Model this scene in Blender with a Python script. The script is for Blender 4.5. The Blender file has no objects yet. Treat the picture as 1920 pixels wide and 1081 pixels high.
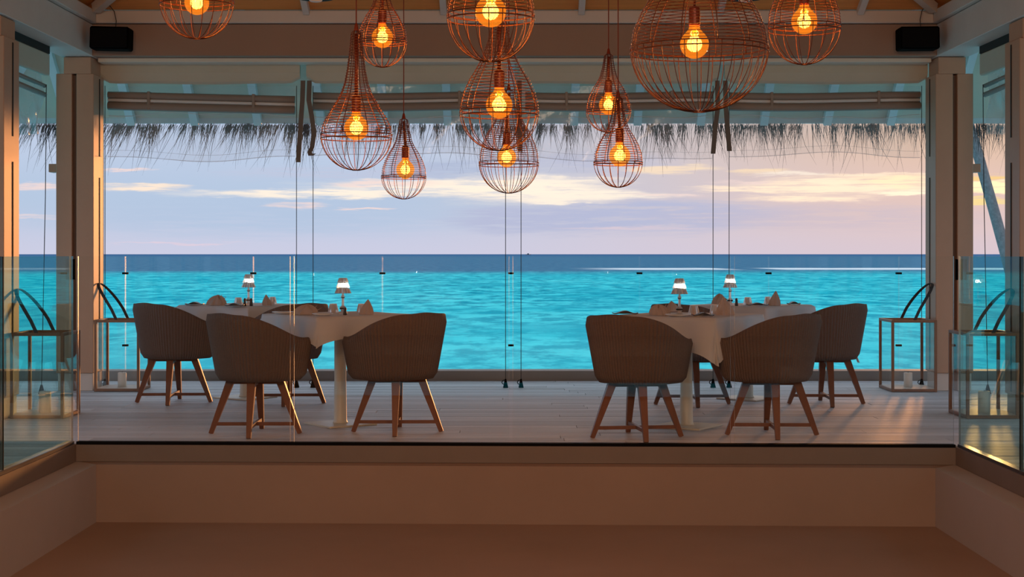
import bpy, math, random
from math import pi, sin, cos, atan2, radians as R, sqrt, exp
from mathutils import Vector, Matrix
random.seed(7)
S = bpy.context.scene
COL = S.collection
FPX, VX, VY, CH = 2900.0, 965.0, 476.0, 1.15      # focal length in pixels, vanishing point, eye height above deck
def X(px, Y): return (px - VX) * Y / FPX
def Z(py, Y): return CH + (VY - py) * Y / FPX
# ---------------------------------------------------------------- camera
cam = bpy.data.cameras.new('camera'); co = bpy.data.objects.new('camera', cam); COL.objects.link(co)
co.location = (0, 0, CH); co.rotation_euler = (pi/2, 0, 0)
cam.sensor_width = 36; cam.lens = FPX / 1920 * 36
cam.shift_x = -5 / 1920; cam.shift_y = -(540.5 - VY) / 1920
cam.clip_end = 60000; cam.clip_start = .05
S.camera = co
S.view_settings.view_transform = 'Standard'; S.view_settings.look = 'None'
S.view_settings.exposure = 0.0; S.view_settings.gamma = 1; S.view_settings.use_curve_mapping = False
S.cycles.transparent_max_bounces = 40
S.cycles.max_bounces = 8
S.cycles.sample_clamp_indirect = 4
# ---------------------------------------------------------------- node helper
def srgb(r, g, b):
    f = lambda c: (c/255/12.92) if c/255 <= .04045 else ((c/255+.055)/1.055)**2.4
    return (f(r), f(g), f(b), 1)
class NT:
    def __init__(s, nt): s.nt = nt
    def n(s, t, **k):
        nd = s.nt.nodes.new(t)
        for a, v in k.items():
            if a.startswith('i_'): nd.inputs[a[2:].replace('_', ' ')].default_value = v
            else: setattr(nd, a, v)
        return nd
    def put(s, sock, v):
        if isinstance(v, bpy.types.NodeSocket): s.nt.links.new(v, sock)
        else: sock.default_value = v
    def m(s, op, a, b=0.0, c=0.0, clamp=False):
        nd = s.n('ShaderNodeMath', operation=op, use_clamp=clamp)
        s.put(nd.inputs[0], a); s.put(nd.inputs[1], b); s.put(nd.inputs[2], c); return nd.outputs[0]
    def smooth(s, v, a, b, lo=0.0, hi=1.0):
        nd = s.n('ShaderNodeMapRange', interpolation_type='SMOOTHSTEP')
        s.put(nd.inputs[0], v)
        for i, q in enumerate((a, b, lo, hi)): s.put(nd.inputs[i+1], q)
        return nd.outputs[0]
    def mix(s, f, a, b, blend='MIX'):
        nd = s.n('ShaderNodeMix', data_type='RGBA', blend_type=blend)
        s.put(nd.inputs[0], f); s.put(nd.inputs[6], a); s.put(nd.inputs[7], b); return nd.outputs[2]
    def noise(s, vec, scale, detail=3, rough=.5):
        nd = s.n('ShaderNodeTexNoise'); s.put(nd.inputs['Vector'], vec)
        nd.inputs['Scale'].default_value = scale; nd.inputs['Detail'].default_value = detail; nd.inputs['Roughness'].default_value = rough
        return nd.outputs[0]
    def xyz(s, x, y, z):
        nd = s.n('ShaderNodeCombineXYZ'); s.put(nd.inputs[0], x); s.put(nd.inputs[1], y); s.put(nd.inputs[2], z); return nd.outputs[0]
# ---------------------------------------------------------------- sky at sunset
w = bpy.data.worlds.new('sky'); S.world = w; w.use_nodes = True
nt = w.node_tree; nt.nodes.clear(); N = NT(nt)
tc = N.n('ShaderNodeTexCoord'); sp = N.n('ShaderNodeSeparateXYZ'); nt.links.new(tc.outputs['Generated'], sp.inputs[0])
az = N.m('ARCTAN2', sp.outputs[0], sp.outputs[1]); el = N.m('ARCSINE', sp.outputs[2])
nv = N.xyz(N.m('MULTIPLY', az, 14), N.m('MULTIPLY', el, 130), 0)
n1 = N.noise(nv, 1.0, 6, .6)
n2 = N.noise(N.xyz(N.m('MULTIPLY', az, 30), N.m('MULTIPLY', el, 240), 3), 1.0, 5, .6)
azw = N.m('ADD', az, N.m('MULTIPLY', N.m('SUBTRACT', n1, .5), .06))
elw = N.m('ADD', el, N.m('MULTIPLY', N.m('SUBTRACT', n2, .5), .010))
side = N.smooth(az, -.12, .30)
side = N.m('MULTIPLY', side, N.smooth(az, 2.2, .9))          # the sunset glow fades round to the east
hz = N.mix(side, srgb(204, 206, 228), srgb(220, 200, 208))
md = N.mix(side, srgb(183, 201, 226), srgb(232, 200, 190))
up = N.mix(side, srgb(192, 206, 230), srgb(228, 194, 170))
zen = (.74, .84, .98, 1)
c = N.mix(N.smooth(el, .0, .035), hz, md)
c = N.mix(N.smooth(el, .035, .075), c, up)
c = N.mix(N.smooth(el, .09, .6), c, zen)
n3 = N.noise(N.xyz(N.m('MULTIPLY', az, 26), N.m('MULTIPLY', el, 420), 6), 1.0, 5, .65)
streak = N.smooth(n3, .36, .54, .35, 1.0)
def blob(c, px, py, rx, ry, col, st, soft=1.0):
    a0 = math.atan((px-VX)/FPX); e0 = (VY-py)/FPX
    dx = N.m('DIVIDE', N.m('SUBTRACT', azw, a0), rx/FPX); dy = N.m('DIVIDE', N.m('SUBTRACT', elw, e0), ry/FPX)
    d = N.m('SQRT', N.m('ADD', N.m('MULTIPLY', dx, dx), N.m('MULTIPLY', dy, dy)))
    f = N.smooth(d, 1.0+soft*.6, 1.0-soft*.6, 0, st)
    f = N.m('MULTIPLY', f, streak)
    return N.mix(f, c, col)
dk = srgb(184, 189, 217)
for b in [(480, 408, 330, 30, srgb(181,199,225), .8, 1.2), (850, 318, 90, 18, srgb(176,187,214), .8, 1), (1110, 305, 110, 18, srgb(186,190,214), .7, 1.2),
          (1000, 412, 150, 26, dk, .9, .7), (1220, 405, 220, 30, dk, .95, .7), (1560, 408, 240, 22, srgb(206,192,205), .6, 1.2), (640, 325, 190, 12, srgb(196,200,222), .6, 1)]:
    c = blob(c, *b)
cr = (1.06, .92, .76, 1); gd = (1.14, .90, .66, 1); pk = srgb(250, 222, 214)
for b in [(990, 354, 150, 22, (1.10, .94, .76, 1), 1, 1.0), (860, 350, 230, 12, cr, .95, 1), (1120, 366, 120, 8, cr, .9, .9), (720, 345, 90, 5, pk, .8, 1), (1050, 336, 90, 5, cr, .7, 1), (600, 364, 210, 7, cr, .95, 1), (560, 386, 50, 5, pk, .8, 1), (700, 391, 35, 3, pk, .8, 1),
          (255, 354, 75, 7, srgb(255,234,214), 1, .8), (245, 322, 45, 2.5, pk, .8, .8), (60, 354, 50, 5, pk, .8, .8), (330, 456, 80, 2.5, srgb(228,208,222), .8, 1), (70, 409, 40, 3, pk, .5, 1),
          (1060, 376, 90, 5, cr, .9, .8), (1250, 318, 75, 7, srgb(252,226,196), .9, .9), (1430, 322, 50, 5, srgb(255,226,190), .8, .9), (1190, 428, 120, 3.5, srgb(222,204,214), .8, 1),
          (1590, 350, 170, 14, gd, 1, 1), (1700, 362, 70, 6, (1.2, .98, .72, 1), 1, .8), (1440, 356, 120, 4, gd, .8, 1), (1380, 342, 60, 4, pk, .8, 1), (1540, 373, 110, 6, gd, .9, 1), (1640, 331, 90, 4, gd, .85, 1), (1690, 345, 80, 9, (1.18, .92, .58, 1), .9, 1), (1490, 328, 60, 3, cr, .7, 1),
          (1850, 356, 80, 10, (1.5, 1.15, .60, 1), 1, .8), (1850, 338, 60, 5, srgb(255,214,140), .9, 1), (1855, 381, 60, 4, srgb(255,226,150), .9, 1), (1240, 366, 60, 2.5, pk, .6, 1)]:
    c = blob(c, *b)
bg = N.n('ShaderNodeBackground'); nt.links.new(c, bg.inputs[0]); bg.inputs[1].default_value = 1.0
ow = N.n('ShaderNodeOutputWorld'); nt.links.new(bg.outputs[0], ow.inputs[0])
# low sun between the clouds, right of the window
sl = bpy.data.lights.new('sun', 'SUN'); so = bpy.data.objects.new('sun', sl); COL.objects.link(so)
sl.energy = 1.7; sl.color = (1, .36, .10); sl.angle = R(3)
# unseen warm fill lights added behind the camera to brighten the interior
for lx in (-1.6, 1.6):
    al = bpy.data.lights.new('warm_fill', 'AREA'); ao = bpy.data.objects.new('warm_fill', al); COL.objects.link(ao)
    al.shape = 'DISK'; al.size = 1.2; al.energy = 105; al.color = (1, .68, .46); ao.location = (lx, -1.2, 3.0); ao.rotation_euler = (R(62), 0, 0)
so.rotation_euler = Vector((sin(R(17)), cos(R(17)), math.tan(R(2.6)))).to_track_quat('Z', 'Y').to_euler()
# ---------------------------------------------------------------- materials
def pmat(name, col, rough=.6, metal=0.0, spec=.4, var=.0, nscale=8, stretch=(1,1,1), bump=0.0, bscale=40, objrand=0.0, trans=0.0, rough_noise=0):
    m = bpy.data.materials.new(name); m.use_nodes = True; nt = m.node_tree; nt.nodes.clear(); N = NT(nt)
    o = N.n('ShaderNodeOutputMaterial'); p = N.n('ShaderNodeBsdfPrincipled'); nt.links.new(p.outputs[0], o.inputs[0])
    p.inputs['Roughness'].default_value = rough; p.inputs['Metallic'].default_value = metal; p.inputs['Specular IOR Level'].default_value = spec
    p.inputs['Transmission Weight'].default_value = trans
    tc = N.n('ShaderNodeTexCoord'); mp = N.n('ShaderNodeMapping'); nt.links.new(tc.outputs['Object'], mp.inputs[0]); mp.inputs['Scale'].default_value = stretch
    v = mp.outputs[0]
    base = col
    if objrand:
        oi = N.n('ShaderNodeObjectInfo')
        f = N.m('MULTIPLY_ADD', oi.outputs['Random'], 2*objrand, 1-objrand)
        base = N.mix(1.0, base, N.xyz(f, f, f), 'MULTIPLY')
        ad = N.n('ShaderNodeVectorMath', operation='ADD'); nt.links.new(v, ad.inputs[0]); nt.links.new(N.xyz(N.m('MULTIPLY', oi.outputs['Random'], 31), 0, 0), ad.inputs[1]); v = ad.outputs[0]
    if var:
        f = N.noise(v, nscale, 5, .6); f = N.m('MULTIPLY_ADD', N.m('SUBTRACT', f, .5), 2*var*2, 1.0)
        base = N.mix(1.0, base, N.xyz(f, f, f), 'MULTIPLY')
    N.put(p.inputs['Base Color'], base)
    if bump:
        b = N.n('ShaderNodeBump'); b.inputs['Strength'].default_value = bump; b.inputs['Distance'].default_value = .01
        nt.links.new(N.noise(v, bscale, 4), b.inputs['Height']); nt.links.new(b.outputs[0], p.inputs['Normal'])
    return m
def lin(r, g, b): return (r, g, b, 1)
M = {}
M['beam'] = pmat('beam_paint_shaded', lin(.34, .215, .155), .6, var=.04, nscale=3)  # side beam paint made darker and browner, shade put into the colour
M['paint'] = pmat('painted_timber', lin(.66, .59, .54), .55, var=.04, nscale=3, bump=.1, bscale=60)
M['paint2'] = pmat('painted_timber_light', lin(.66, .58, .52), .55, var=.03, nscale=3)
M['column'] = pmat('column_paint', lin(.52, .315, .21), .5, spec=.3, var=.04, nscale=4, bump=.08, bscale=50)
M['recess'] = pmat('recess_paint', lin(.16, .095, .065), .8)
M['slot'] = pmat('dark_slot', lin(.02, .018, .016), .8)
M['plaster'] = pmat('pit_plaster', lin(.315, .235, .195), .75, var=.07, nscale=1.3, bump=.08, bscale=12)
M['plaster_side'] = pmat('pit_plaster_skylit', lin(.43, .415, .43), .75, var=.05, nscale=1.3)  # cooler tone carries the sky light falling on the side walls
M['kerb'] = pmat('kerb_render', lin(.20, .165, .145), .6, var=.06, nscale=4)
M['rubber'] = pmat('black_rubber', lin(.006, .006, .007), .7, spec=.05)
M['channel'] = pmat('steel_channel', lin(.10, .11, .14), .3, .8)
M['plank'] = pmat('weathered_deck_board', lin(.55, .58, .64), .52, spec=.35, var=.26, nscale=3, stretch=(.5, 14, 1), bump=.15, bscale=30, objrand=.20)
M['slab'] = pmat('deck_slab', lin(.10, .09, .08), .8)
M['board'] = pmat('ceiling_board', lin(.62, .25, .065), .5, var=.12, nscale=4, stretch=(.4, 8, 1), objrand=.12)
M['soffit'] = pmat('soffit_board', lin(.72, .68, .55), .6, var=.05, nscale=3)
M['rafter'] = pmat('rafter_white', lin(.85, .90, .93), .5)
M['thatch'] = pmat('thatch', lin(.16, .125, .10), .9, var=.25, nscale=20)
M['strand'] = pmat('thatch_strand', lin(.20, .17, .17), .9, var=.25, nscale=4)
M['copper'] = pmat('copper_wire', lin(.10, .027, .013), .45, .25, spec=.5)
M['copper_dark'] = pmat('copper_socket', lin(.15, .026, .013), .4, .3)
M['cord'] = pmat('fabric_cord', lin(.12, .03, .018), .8)
M['black'] = pmat('black_plastic', lin(.002, .002, .002), .7, spec=.02)
M['wicker'] = pmat('woven_wicker', lin(.17, .122, .105), .75, var=.20, nscale=110, stretch=(1, 1, 2.5), bump=.5, bscale=260)
M['teak'] = pmat('teak_leg', lin(.19, .068, .032), .45, var=.15, nscale=12, stretch=(3, 3, .4))
M['cushion'] = pmat('seat_cushion', lin(.45, .42, .38), .9)
M['cloth'] = pmat('white_tablecloth', lin(.60, .63, .69), .85, var=.02, bump=.1, bscale=150)
M['napkin'] = pmat('napkin_linen_shaded', lin(.46, .38, .35), .9)  # white linen with its brown-grey shade put into the colour
M['cream'] = pmat('cream_metal', lin(.66, .61, .50), .4)
M['slate'] = pmat('dark_plate', lin(.035, .032, .035), .4)
M['china'] = pmat('white_china', lin(.8, .8, .8), .2)
M['wood'] = pmat('lantern_wood', lin(.27, .135, .075), .5, var=.12, nscale=10)
M['leather'] = pmat('leather_strap', lin(.028, .030, .036), .6)
M['strap'] = pmat('brown_strap', lin(.16, .13, .11), .7)
M['wax'] = pmat('candle_wax', lin(.85, .82, .76), .5)
M['fabric'] = pmat('pelmet_fabric', lin(.56, .53, .43), .8, var=.03, nscale=4)
M['bar'] = pmat('blind_bar', lin(.30, .24, .20), .5)
M['rope'] = pmat('dark_cable', lin(.05, .045, .045), .6)
M['bark'] = pmat('palm_bark', lin(.22, .20, .21), .9, var=.3, nscale=14, bump=.6, bscale=20)
M['leaf'] = pmat('palm_leaf', lin(.05, .09, .03), .6)
M['sand'] = pmat('sand', lin(.7, .6, .45), .9)
M['hull'] = pmat('ship_hull', lin(.12, .14, .18), .6)
M['white'] = pmat('white_cap', lin(.75, .75, .75), .5)
def glass(name, tint, rough=0.0, edge=.04, haze=0.0):
    m = bpy.data.materials.new(name); m.use_nodes = True; nt = m.node_tree; nt.nodes.clear(); N = NT(nt)
    o = N.n('ShaderNodeOutputMaterial'); t = N.n('ShaderNodeBsdfTransparent'); t.inputs[0].default_value = tint
    g = N.n('ShaderNodeBsdfGlossy'); g.inputs['Roughness'].default_value = rough
    lw = N.n('ShaderNodeLayerWeight'); lw.inputs[0].default_value = .5
    f = N.m('MULTIPLY_ADD', N.m('POWER', lw.outputs['Facing'], 5.0), .65, edge)
    mx = N.n('ShaderNodeMixShader'); nt.links.new(f, mx.inputs[0]); nt.links.new(t.outputs[0], mx.inputs[1]); nt.links.new(g.outputs[0], mx.inputs[2])
    last = mx.outputs[0]
    if haze:
        d0 = N.n('ShaderNodeBsdfDiffuse'); d0.inputs[0].default_value = (.85, .88, .9, 1)
        d1 = N.n('ShaderNodeBsdfTranslucent'); d1.inputs[0].default_value = (.88, .90, .92, 1)
        d = N.n('ShaderNodeMixShader'); d.inputs[0].default_value = .65; nt.links.new(d0.outputs[0], d.inputs[1]); nt.links.new(d1.outputs[0], d.inputs[2])
        m2 = N.n('ShaderNodeMixShader')
        tc = N.n('ShaderNodeTexCoord'); nf = N.noise(tc.outputs['Object'], 2.5, 4)
        nt.links.new(N.m('MULTIPLY', nf, haze*2), m2.inputs[0]); nt.links.new(last, m2.inputs[1]); nt.links.new(d.outputs[0], m2.inputs[2]); last = m2.outputs[0]
        b = N.n('ShaderNodeBump'); b.inputs['Strength'].default_value = .3; b.inputs['Distance'].default_value = .02
        nt.links.new(N.noise(tc.outputs['Object'], 5, 3), b.inputs['Height']); nt.links.new(b.outputs[0], g.inputs['Normal'])
    nt.links.new(last, o.inputs[0]); return m
M['glass'] = glass('clear_glass', (.985, .995, .993, 1), edge=.018)
M['glass_side'] = glass('tinted_side_glass', (.74, .92, .90, 1), edge=.02)
M['pvc'] = glass('clear_plastic_sheet', (.95, .96, .975, 1), .10, .012, .11)
M['pvc_side'] = glass('crumpled_plastic_sheet', (.88, .89, .91, 1), .15, .06, .24)
M['tumbler'] = pmat('crystal', lin(.92, .95, .96), .06, spec=.9, trans=.55)
def crystal(name):
    m = bpy.data.materials.new(name); m.use_nodes = True; nt = m.node_tree; nt.nodes.clear(); N = NT(nt)
    o = N.n('ShaderNodeOutputMaterial'); a = N.n('ShaderNodeBsdfTransparent'); a.inputs[0].default_value = (.95,.97,1,1)
    b = N.n('ShaderNodeBsdfTranslucent'); b.inputs[0].default_value = (.95,.95,.95,1)
    g = N.n('ShaderNodeBsdfGlossy'); g.inputs['Roughness'].default_value = .05
    m1 = N.n('ShaderNodeMixShader'); m1.inputs[0].default_value = .72; nt.links.new(a.outputs[0], m1.inputs[1]); nt.links.new(b.outputs[0], m1.inputs[2])
    m2 = N.n('ShaderNodeMixShader'); m2.inputs[0].default_value = .30; nt.links.new(m1.outputs[0], m2.inputs[1]); nt.links.new(g.outputs[0], m2.inputs[2])
    nt.links.new(m2.outputs[0], o.inputs[0]); return m
M['tumbler'] = crystal('crystal')
M['edge'] = pmat('polished_glass_edge', lin(.17, .21, .22), .4, trans=.5)
M['lampglass'] = glass('lamp_crystal', (.9, .95, .97, 1), .05, .35)
def emis(name, col, st, mixcol=None, fac=1.0):
    m = bpy.data.materials.new(name); m.use_nodes = True; nt = m.node_tree; nt.nodes.clear(); N = NT(nt)
    o = N.n('ShaderNodeOutputMaterial'); e = N.n('ShaderNodeEmission'); e.inputs[0].default_value = col; e.inputs[1].default_value = st
    if mixcol is None: nt.links.new(e.outputs[0], o.inputs[0]); return m
    t = N.n('ShaderNodeBsdfTransparent'); t.inputs[0].default_value = mixcol
    g = N.n('ShaderNodeBsdfGlossy'); g.inputs['Roughness'].default_value = .05
    ad = N.n('ShaderNodeAddShader'); nt.links.new(t.outputs[0], ad.inputs[0]); nt.links.new(e.outputs[0], ad.inputs[1])
    mx = N.n('ShaderNodeMixShader'); mx.inputs[0].default_value = .05
    nt.links.new(ad.outputs[0], mx.inputs[1]); nt.links.new(g.outputs[0], mx.inputs[2]); nt.links.new(mx.outputs[0], o.inputs[0]); return m
M['filament'] = emis('glowing_filament', (1, .62, .20, 1), 6)
M['bulb'] = emis('amber_bulb_glass', (1, .30, .02, 1), .42, (.92, .60, .28, 1))
# sea
def sea_mat():
    m = bpy.data.materials.new('lagoon_water'); m.use_nodes = True; nt = m.node_tree; nt.nodes.clear(); N = NT(nt)
    o = N.n('ShaderNodeOutputMaterial'); p = N.n('ShaderNodeBsdfPrincipled'); nt.links.new(p.outputs[0], o.inputs[0])
    p.inputs['Roughness'].default_value = .35; p.inputs['Specular IOR Level'].default_value = 0
    g = N.n('ShaderNodeNewGeometry'); s = N.n('ShaderNodeSeparateXYZ'); nt.links.new(g.outputs['Position'], s.inputs[0]); x, y = s.outputs[0], s.outputs[1]
    big = N.noise(N.xyz(N.m('MULTIPLY', x, .012), N.m('MULTIPLY', y, .012), 0), 1, 4)
    yy = N.m('ADD', y, N.m('MULTIPLY', N.m('SUBTRACT', big, .5), 90))
    yy = N.m('ADD', yy, N.m('MULTIPLY', x, -.0))
    # waves: several scales, elongated across the view
    ly = N.m('LOGARITHM', y, 2.718)
    wv = N.noise(N.xyz(N.m('MULTIPLY', x, .50), N.m('MULTIPLY', y, .22), 0), 1, 7, .74)
    w2 = N.noise(N.xyz(N.m('MULTIPLY', x, .06), N.m('MULTIPLY', y, .05), 7), 1, 5, .7)
    wf = N.noise(N.xyz(N.m('MULTIPLY', x, .10), N.m('MULTIPLY', y, .07), 4), 1, 4, .6)
    t1 = N.mix(N.smooth(wv, .40, .58), lin(.002, .34, .48), lin(.09, .84, .90))
    t1 = N.mix(N.m('MULTIPLY', N.smooth(w2, .50, .62), .6), t1, lin(.01, .42, .56))
    t1 = N.mix(N.m('MULTIPLY', N.smooth(w2, .46, .34), .4), t1, lin(.16, .90, .92))
    t2 = N.mix(N.smooth(y, 45, 130), N.mix(.35, t1, lin(.16, .85, .90)), t1)
    t2 = N.mix(N.m('MULTIPLY', N.smooth(wf, .5, .7), .5), t2, lin(.01, .52, .64))
    deep = N.mix(N.smooth(wv, .38, .6), lin(.05, .17, .30), lin(.11, .29, .44))
    c = N.mix(N.smooth(yy, 235, 330), t2, deep)
    c = N.mix(N.smooth(y, 900, 4000), c, lin(.07, .17, .32))
    # breakers on the reef edge
    bx = N.smooth(N.noise(N.xyz(N.m('MULTIPLY', x, .03), 0, 9), 1, 3), .36, .46)
    yl = N.m('ADD', 352, N.m('MULTIPLY', N.m('SUBTRACT', N.noise(N.xyz(N.m('MULTIPLY', x, .05), 0, 2), 1, 3), .5), 30))
    dd = N.m('ABSOLUTE', N.m('SUBTRACT', y, yl))
    f = N.m('MULTIPLY', N.m('MULTIPLY', N.smooth(dd, 30, 14), bx), N.smooth(x, 12, 28))
    c = N.mix(f, c, lin(.85, .95, 1))
    N.put(p.inputs['Base Color'], c)
    b = N.n('ShaderNodeBump'); b.inputs['Strength'].default_value = .5; b.inputs['Distance'].default_value = .25
    nt.links.new(wv, b.inputs['Height']); nt.links.new(b.outputs[0], p.inputs['Normal'])
    return m
M['sea'] = sea_mat()
# ---------------------------------------------------------------- mesh helpers
class MB:
    def __init__(s): s.v = []; s.f = []; s.smooth = False; s.mi = []
    def add(s, vs, fs, mi=0):
        k = len(s.v); s.v += [tuple(a) for a in vs]; s.f += [tuple(i+k for i in q) for q in fs]; s.mi += [mi]*len(fs); return s
    def box(s, x0, x1, y0, y1, z0, z1, mi=0):
        return s.add([(x0,y0,z0),(x1,y0,z0),(x1,y1,z0),(x0,y1,z0),(x0,y0,z1),(x1,y0,z1),(x1,y1,z1),(x0,y1,z1)],
                     [(0,3,2,1),(4,5,6,7),(0,1,5,4),(1,2,6,5),(2,3,7,6),(3,0,4,7)], mi)
    def bbox(s, x0, x1, y0, y1, z0, z1, b=.004):      # box with chamfered edges
        xs, ys, zs = (x0,x1), (y0,y1), (z0,z1); vs = []; idx = {}
        for i in (0,1):
            for j in (0,1):
                for k in (0,1):
                    sx, sy, sz = (1-2*i)*b, (1-2*j)*b, (1-2*k)*b
                    for a, d in enumerate(((0,sy,sz),(sx,0,sz),(sx,sy,0))):
                        idx[(i,j,k,a)] = len(vs); vs.append((xs[i]+d[0], ys[j]+d[1], zs[k]+d[2]))
        F = []
        for i in (0,1):
            q = [idx[(i,0,0,0)], idx[(i,1,0,0)], idx[(i,1,1,0)], idx[(i,0,1,0)]]; F.append(q if i else q[::-1])
            q = [idx[(0,i,0,1)], idx[(1,i,0,1)], idx[(1,i,1,1)], idx[(0,i,1,1)]]; F.append(q[::-1] if i else q)
            q = [idx[(0,0,i,2)], idx[(1,0,i,2)], idx[(1,1,i,2)], idx[(0,1,i,2)]]; F.append(q if i else q[::-1])
            for j in (0,1):
                F.append([idx[(i,j,0,0)], idx[(i,j,1,0)], idx[(i,j,1,1)], idx[(i,j,0,1)]])
                F.append([idx[(i,0,j,0)], idx[(i,1,j,0)], idx[(i,1,j,2)], idx[(i,0,j,2)]])
                F.append([idx[(0,i,j,1)], idx[(1,i,j,1)], idx[(1,i,j,2)], idx[(0,i,j,2)]])
                for k in (0,1): F.append([idx[(i,j,k,0)], idx[(i,j,k,1)], idx[(i,j,k,2)]])
        return s.add(vs, F)
    def prism(s, poly, z0, z1):
        n = len(poly)
        return s.add([(x,y,z0) for x,y in poly]+[(x,y,z1) for x,y in poly],
                     [tuple(range(n))[::-1], tuple(range(n,2*n))]+[(i,(i+1)%n,n+(i+1)%n,n+i) for i in range(n)])
    def tube(s, pts, r, n=6, closed=False, r2=None, cap=True):
        P = [Vector(p) for p in pts]; L = len(P); vs = []; fs = []
        up = Vector((0,0,1)); prev = None
        for i, p in enumerate(P):
            a = P[(i-1) % L] if (closed or i) else p; b = P[(i+1) % L] if (closed or i < L-1) else p
            t = (b-a).normalized()
            if prev is None:
                u = t.cross(up)
                if u.length < .1: u = t.cross(Vector((1,0,0)))
                u.normalize()
            else:
                u = prev - t*prev.dot(t); u.normalize()
            prev = u; v = t.cross(u)
            rr = r if r2 is None else r+(r2-r)*i/(L-1)
            for k in range(n):
                q = 2*pi*k/n; vs.append(p + (u*cos(q)+v*sin(q))*rr)
        for i in range(L if closed else L-1):
            j = (i+1) % L
            for k in range(n): fs.append((i*n+k, i*n+(k+1)%n, j*n+(k+1)%n, j*n+k))
        if not closed and cap: fs += [tuple(range(n))[::-1], tuple(range((L-1)*n, L*n))]
        return s.add(vs, fs)
    def lathe(s, prof, n=24, c=(0,0)):
        vs = []; fs = []
        for r, z in prof:
            for k in range(n): vs.append((c[0]+r*cos(2*pi*k/n), c[1]+r*sin(2*pi*k/n), z))
        for i in range(len(prof)-1):
            for k in range(n): fs.append((i*n+k, i*n+(k+1)%n, (i+1)*n+(k+1)%n, (i+1)*n+k))
        if prof[0][0] > 1e-4: fs.append(tuple(range(n))[::-1])
        if prof[-1][0] > 1e-4: fs.append(tuple(range((len(prof)-1)*n, len(prof)*n)))
        return s.add(vs, fs)
    def bar(s, a, b, wa, wb=None, up=(0,0,1)):        # square section bar, half widths wa -> wb
        wb = wa if wb is None else wb; a = Vector(a); b = Vector(b); t = (b-a).normalized()
        u = t.cross(Vector(up)); 
        if u.length < .05: u = t.cross(Vector((0,1,0)))
        u.normalize(); v = t.cross(u)
        wa = wa if isinstance(wa, tuple) else (wa, wa); wb = wb if isinstance(wb, tuple) else (wb, wb)
        vs = [p + u*sx*ww[0] + v*sy*ww[1] for p, ww in ((a, wa), (b, wb)) for sx, sy in ((-1,-1),(1,-1),(1,1),(-1,1))]
        return s.add(vs, [(0,1,2,3)[::-1],(4,5,6,7),(0,1,5,4),(1,2,6,5),(2,3,7,6),(3,0,4,7)])
    def mesh(s, name, mats, smooth=False):
        me = bpy.data.meshes.new(name); me.from_pydata(s.v, [], s.f)
        for m in (mats if isinstance(mats, list) else [mats]): me.materials.append(m)
        if any(s.mi): me.polygons.foreach_set('material_index', s.mi)
        if smooth: me.polygons.foreach_set('use_smooth', [True]*len(s.f))
        me.validate(); me.update()
        return me
    def build(s, name, mats, parent=None, smooth=False, loc=None):
        o = bpy.data.objects.new(name, s.mesh(name, mats, smooth)); COL.objects.link(o)
        if parent: o.parent = parent
        if loc: o.location = loc
        return o
def tag(o, label=None, cat=None, group=None, kind=None):
    if label: o['label'] = label
    if cat: o['category'] = cat
    if group: o['group'] = group
    if kind: o['kind'] = kind
    return o
def thing(name, label, cat, loc=(0,0,0), rz=0, group=None, kind=None):
    o = bpy.data.objects.new(name, None); o.empty_display_size = .1; COL.objects.link(o); o.location = loc; o.rotation_euler = (0, 0, rz)
    return tag(o, label, cat, group, kind)
def struct(mb, name, mats, label=None, cat=None, smooth=False):
    o = mb.build(name, mats, smooth=smooth); o['kind'] = 'structure'
    if label: o['label'] = label
    if cat: o['category'] = cat
    return o
def place(mesh, name, parent=None, loc=(0,0,0), rot=(0,0,0), scale=(1,1,1)):
    o = bpy.data.objects.new(name, mesh); COL.objects.link(o); o.location = loc; o.rotation_euler = rot; o.scale = scale
    if parent: o.parent = parent
    return o
def copy_tree(o, parent=None):
    kids = list(o.children); c = o.copy(); COL.objects.link(c); c.parent = parent
    for k in kids: copy_tree(k, c)
    return c
def sst(a, b, x):
    t = min(1, max(0, (x-a)/(b-a))); return t*t*(3-2*t)
# ================================================================ SETTING
SEA = -2.2
# sea
mb = MB(); mb.add([(-9000,6,SEA),(9000,6,SEA),(9000,30000,SEA),(-9000,30000,SEA)], [(0,1,2,3)])
mb.add([(-9000,-200,SEA-.0),(9000,-200,SEA),(9000,6,SEA),(-9000,6,SEA)], [(0,1,2,3)])
o = struct(mb, 'sea', M['sea'], 'turquoise lagoon reaching to a dark blue band below the horizon', 'sea')
# deck and the sunken well in front
FL = (-2.663, 9.394); FR = (2.634, 9.238); NL = (-2.69, 1.2); NR = (2.64, 1.2)
def edge(x): return FL[1] + (FR[1]-FL[1])*(x-FL[0])/(FR[0]-FL[0])
DX, DY1 = 5.9, 14.3
fl = MB()
e_ = .03
fl.prism([(-DX, edge(-DX)+e_), (FL[0]-e_,FL[1]+e_), (FR[0]+e_,FR[1]+e_), (DX, edge(DX)+e_), (DX, DY1-.03), (-DX, DY1-.03)], -.30, -.03)
fl.prism([(-DX,1.2), (NL[0]-e_,1.2), (FL[0]-e_,FL[1]+e_), (-DX, edge(-DX)+e_)], -.30, -.03)
fl.prism([(NR[0]+e_,1.2), (DX,1.2), (DX, edge(DX)+e_), (FR[0]+e_,FR[1]+e_)], -.30, -.03)
fl.box(-DX, DX, -3.2, 1.2, -.30, 0)
floor = struct(fl, 'floor', M['slab'])
K = 0.07
def inset_top(x): return edge(x)+K
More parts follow.
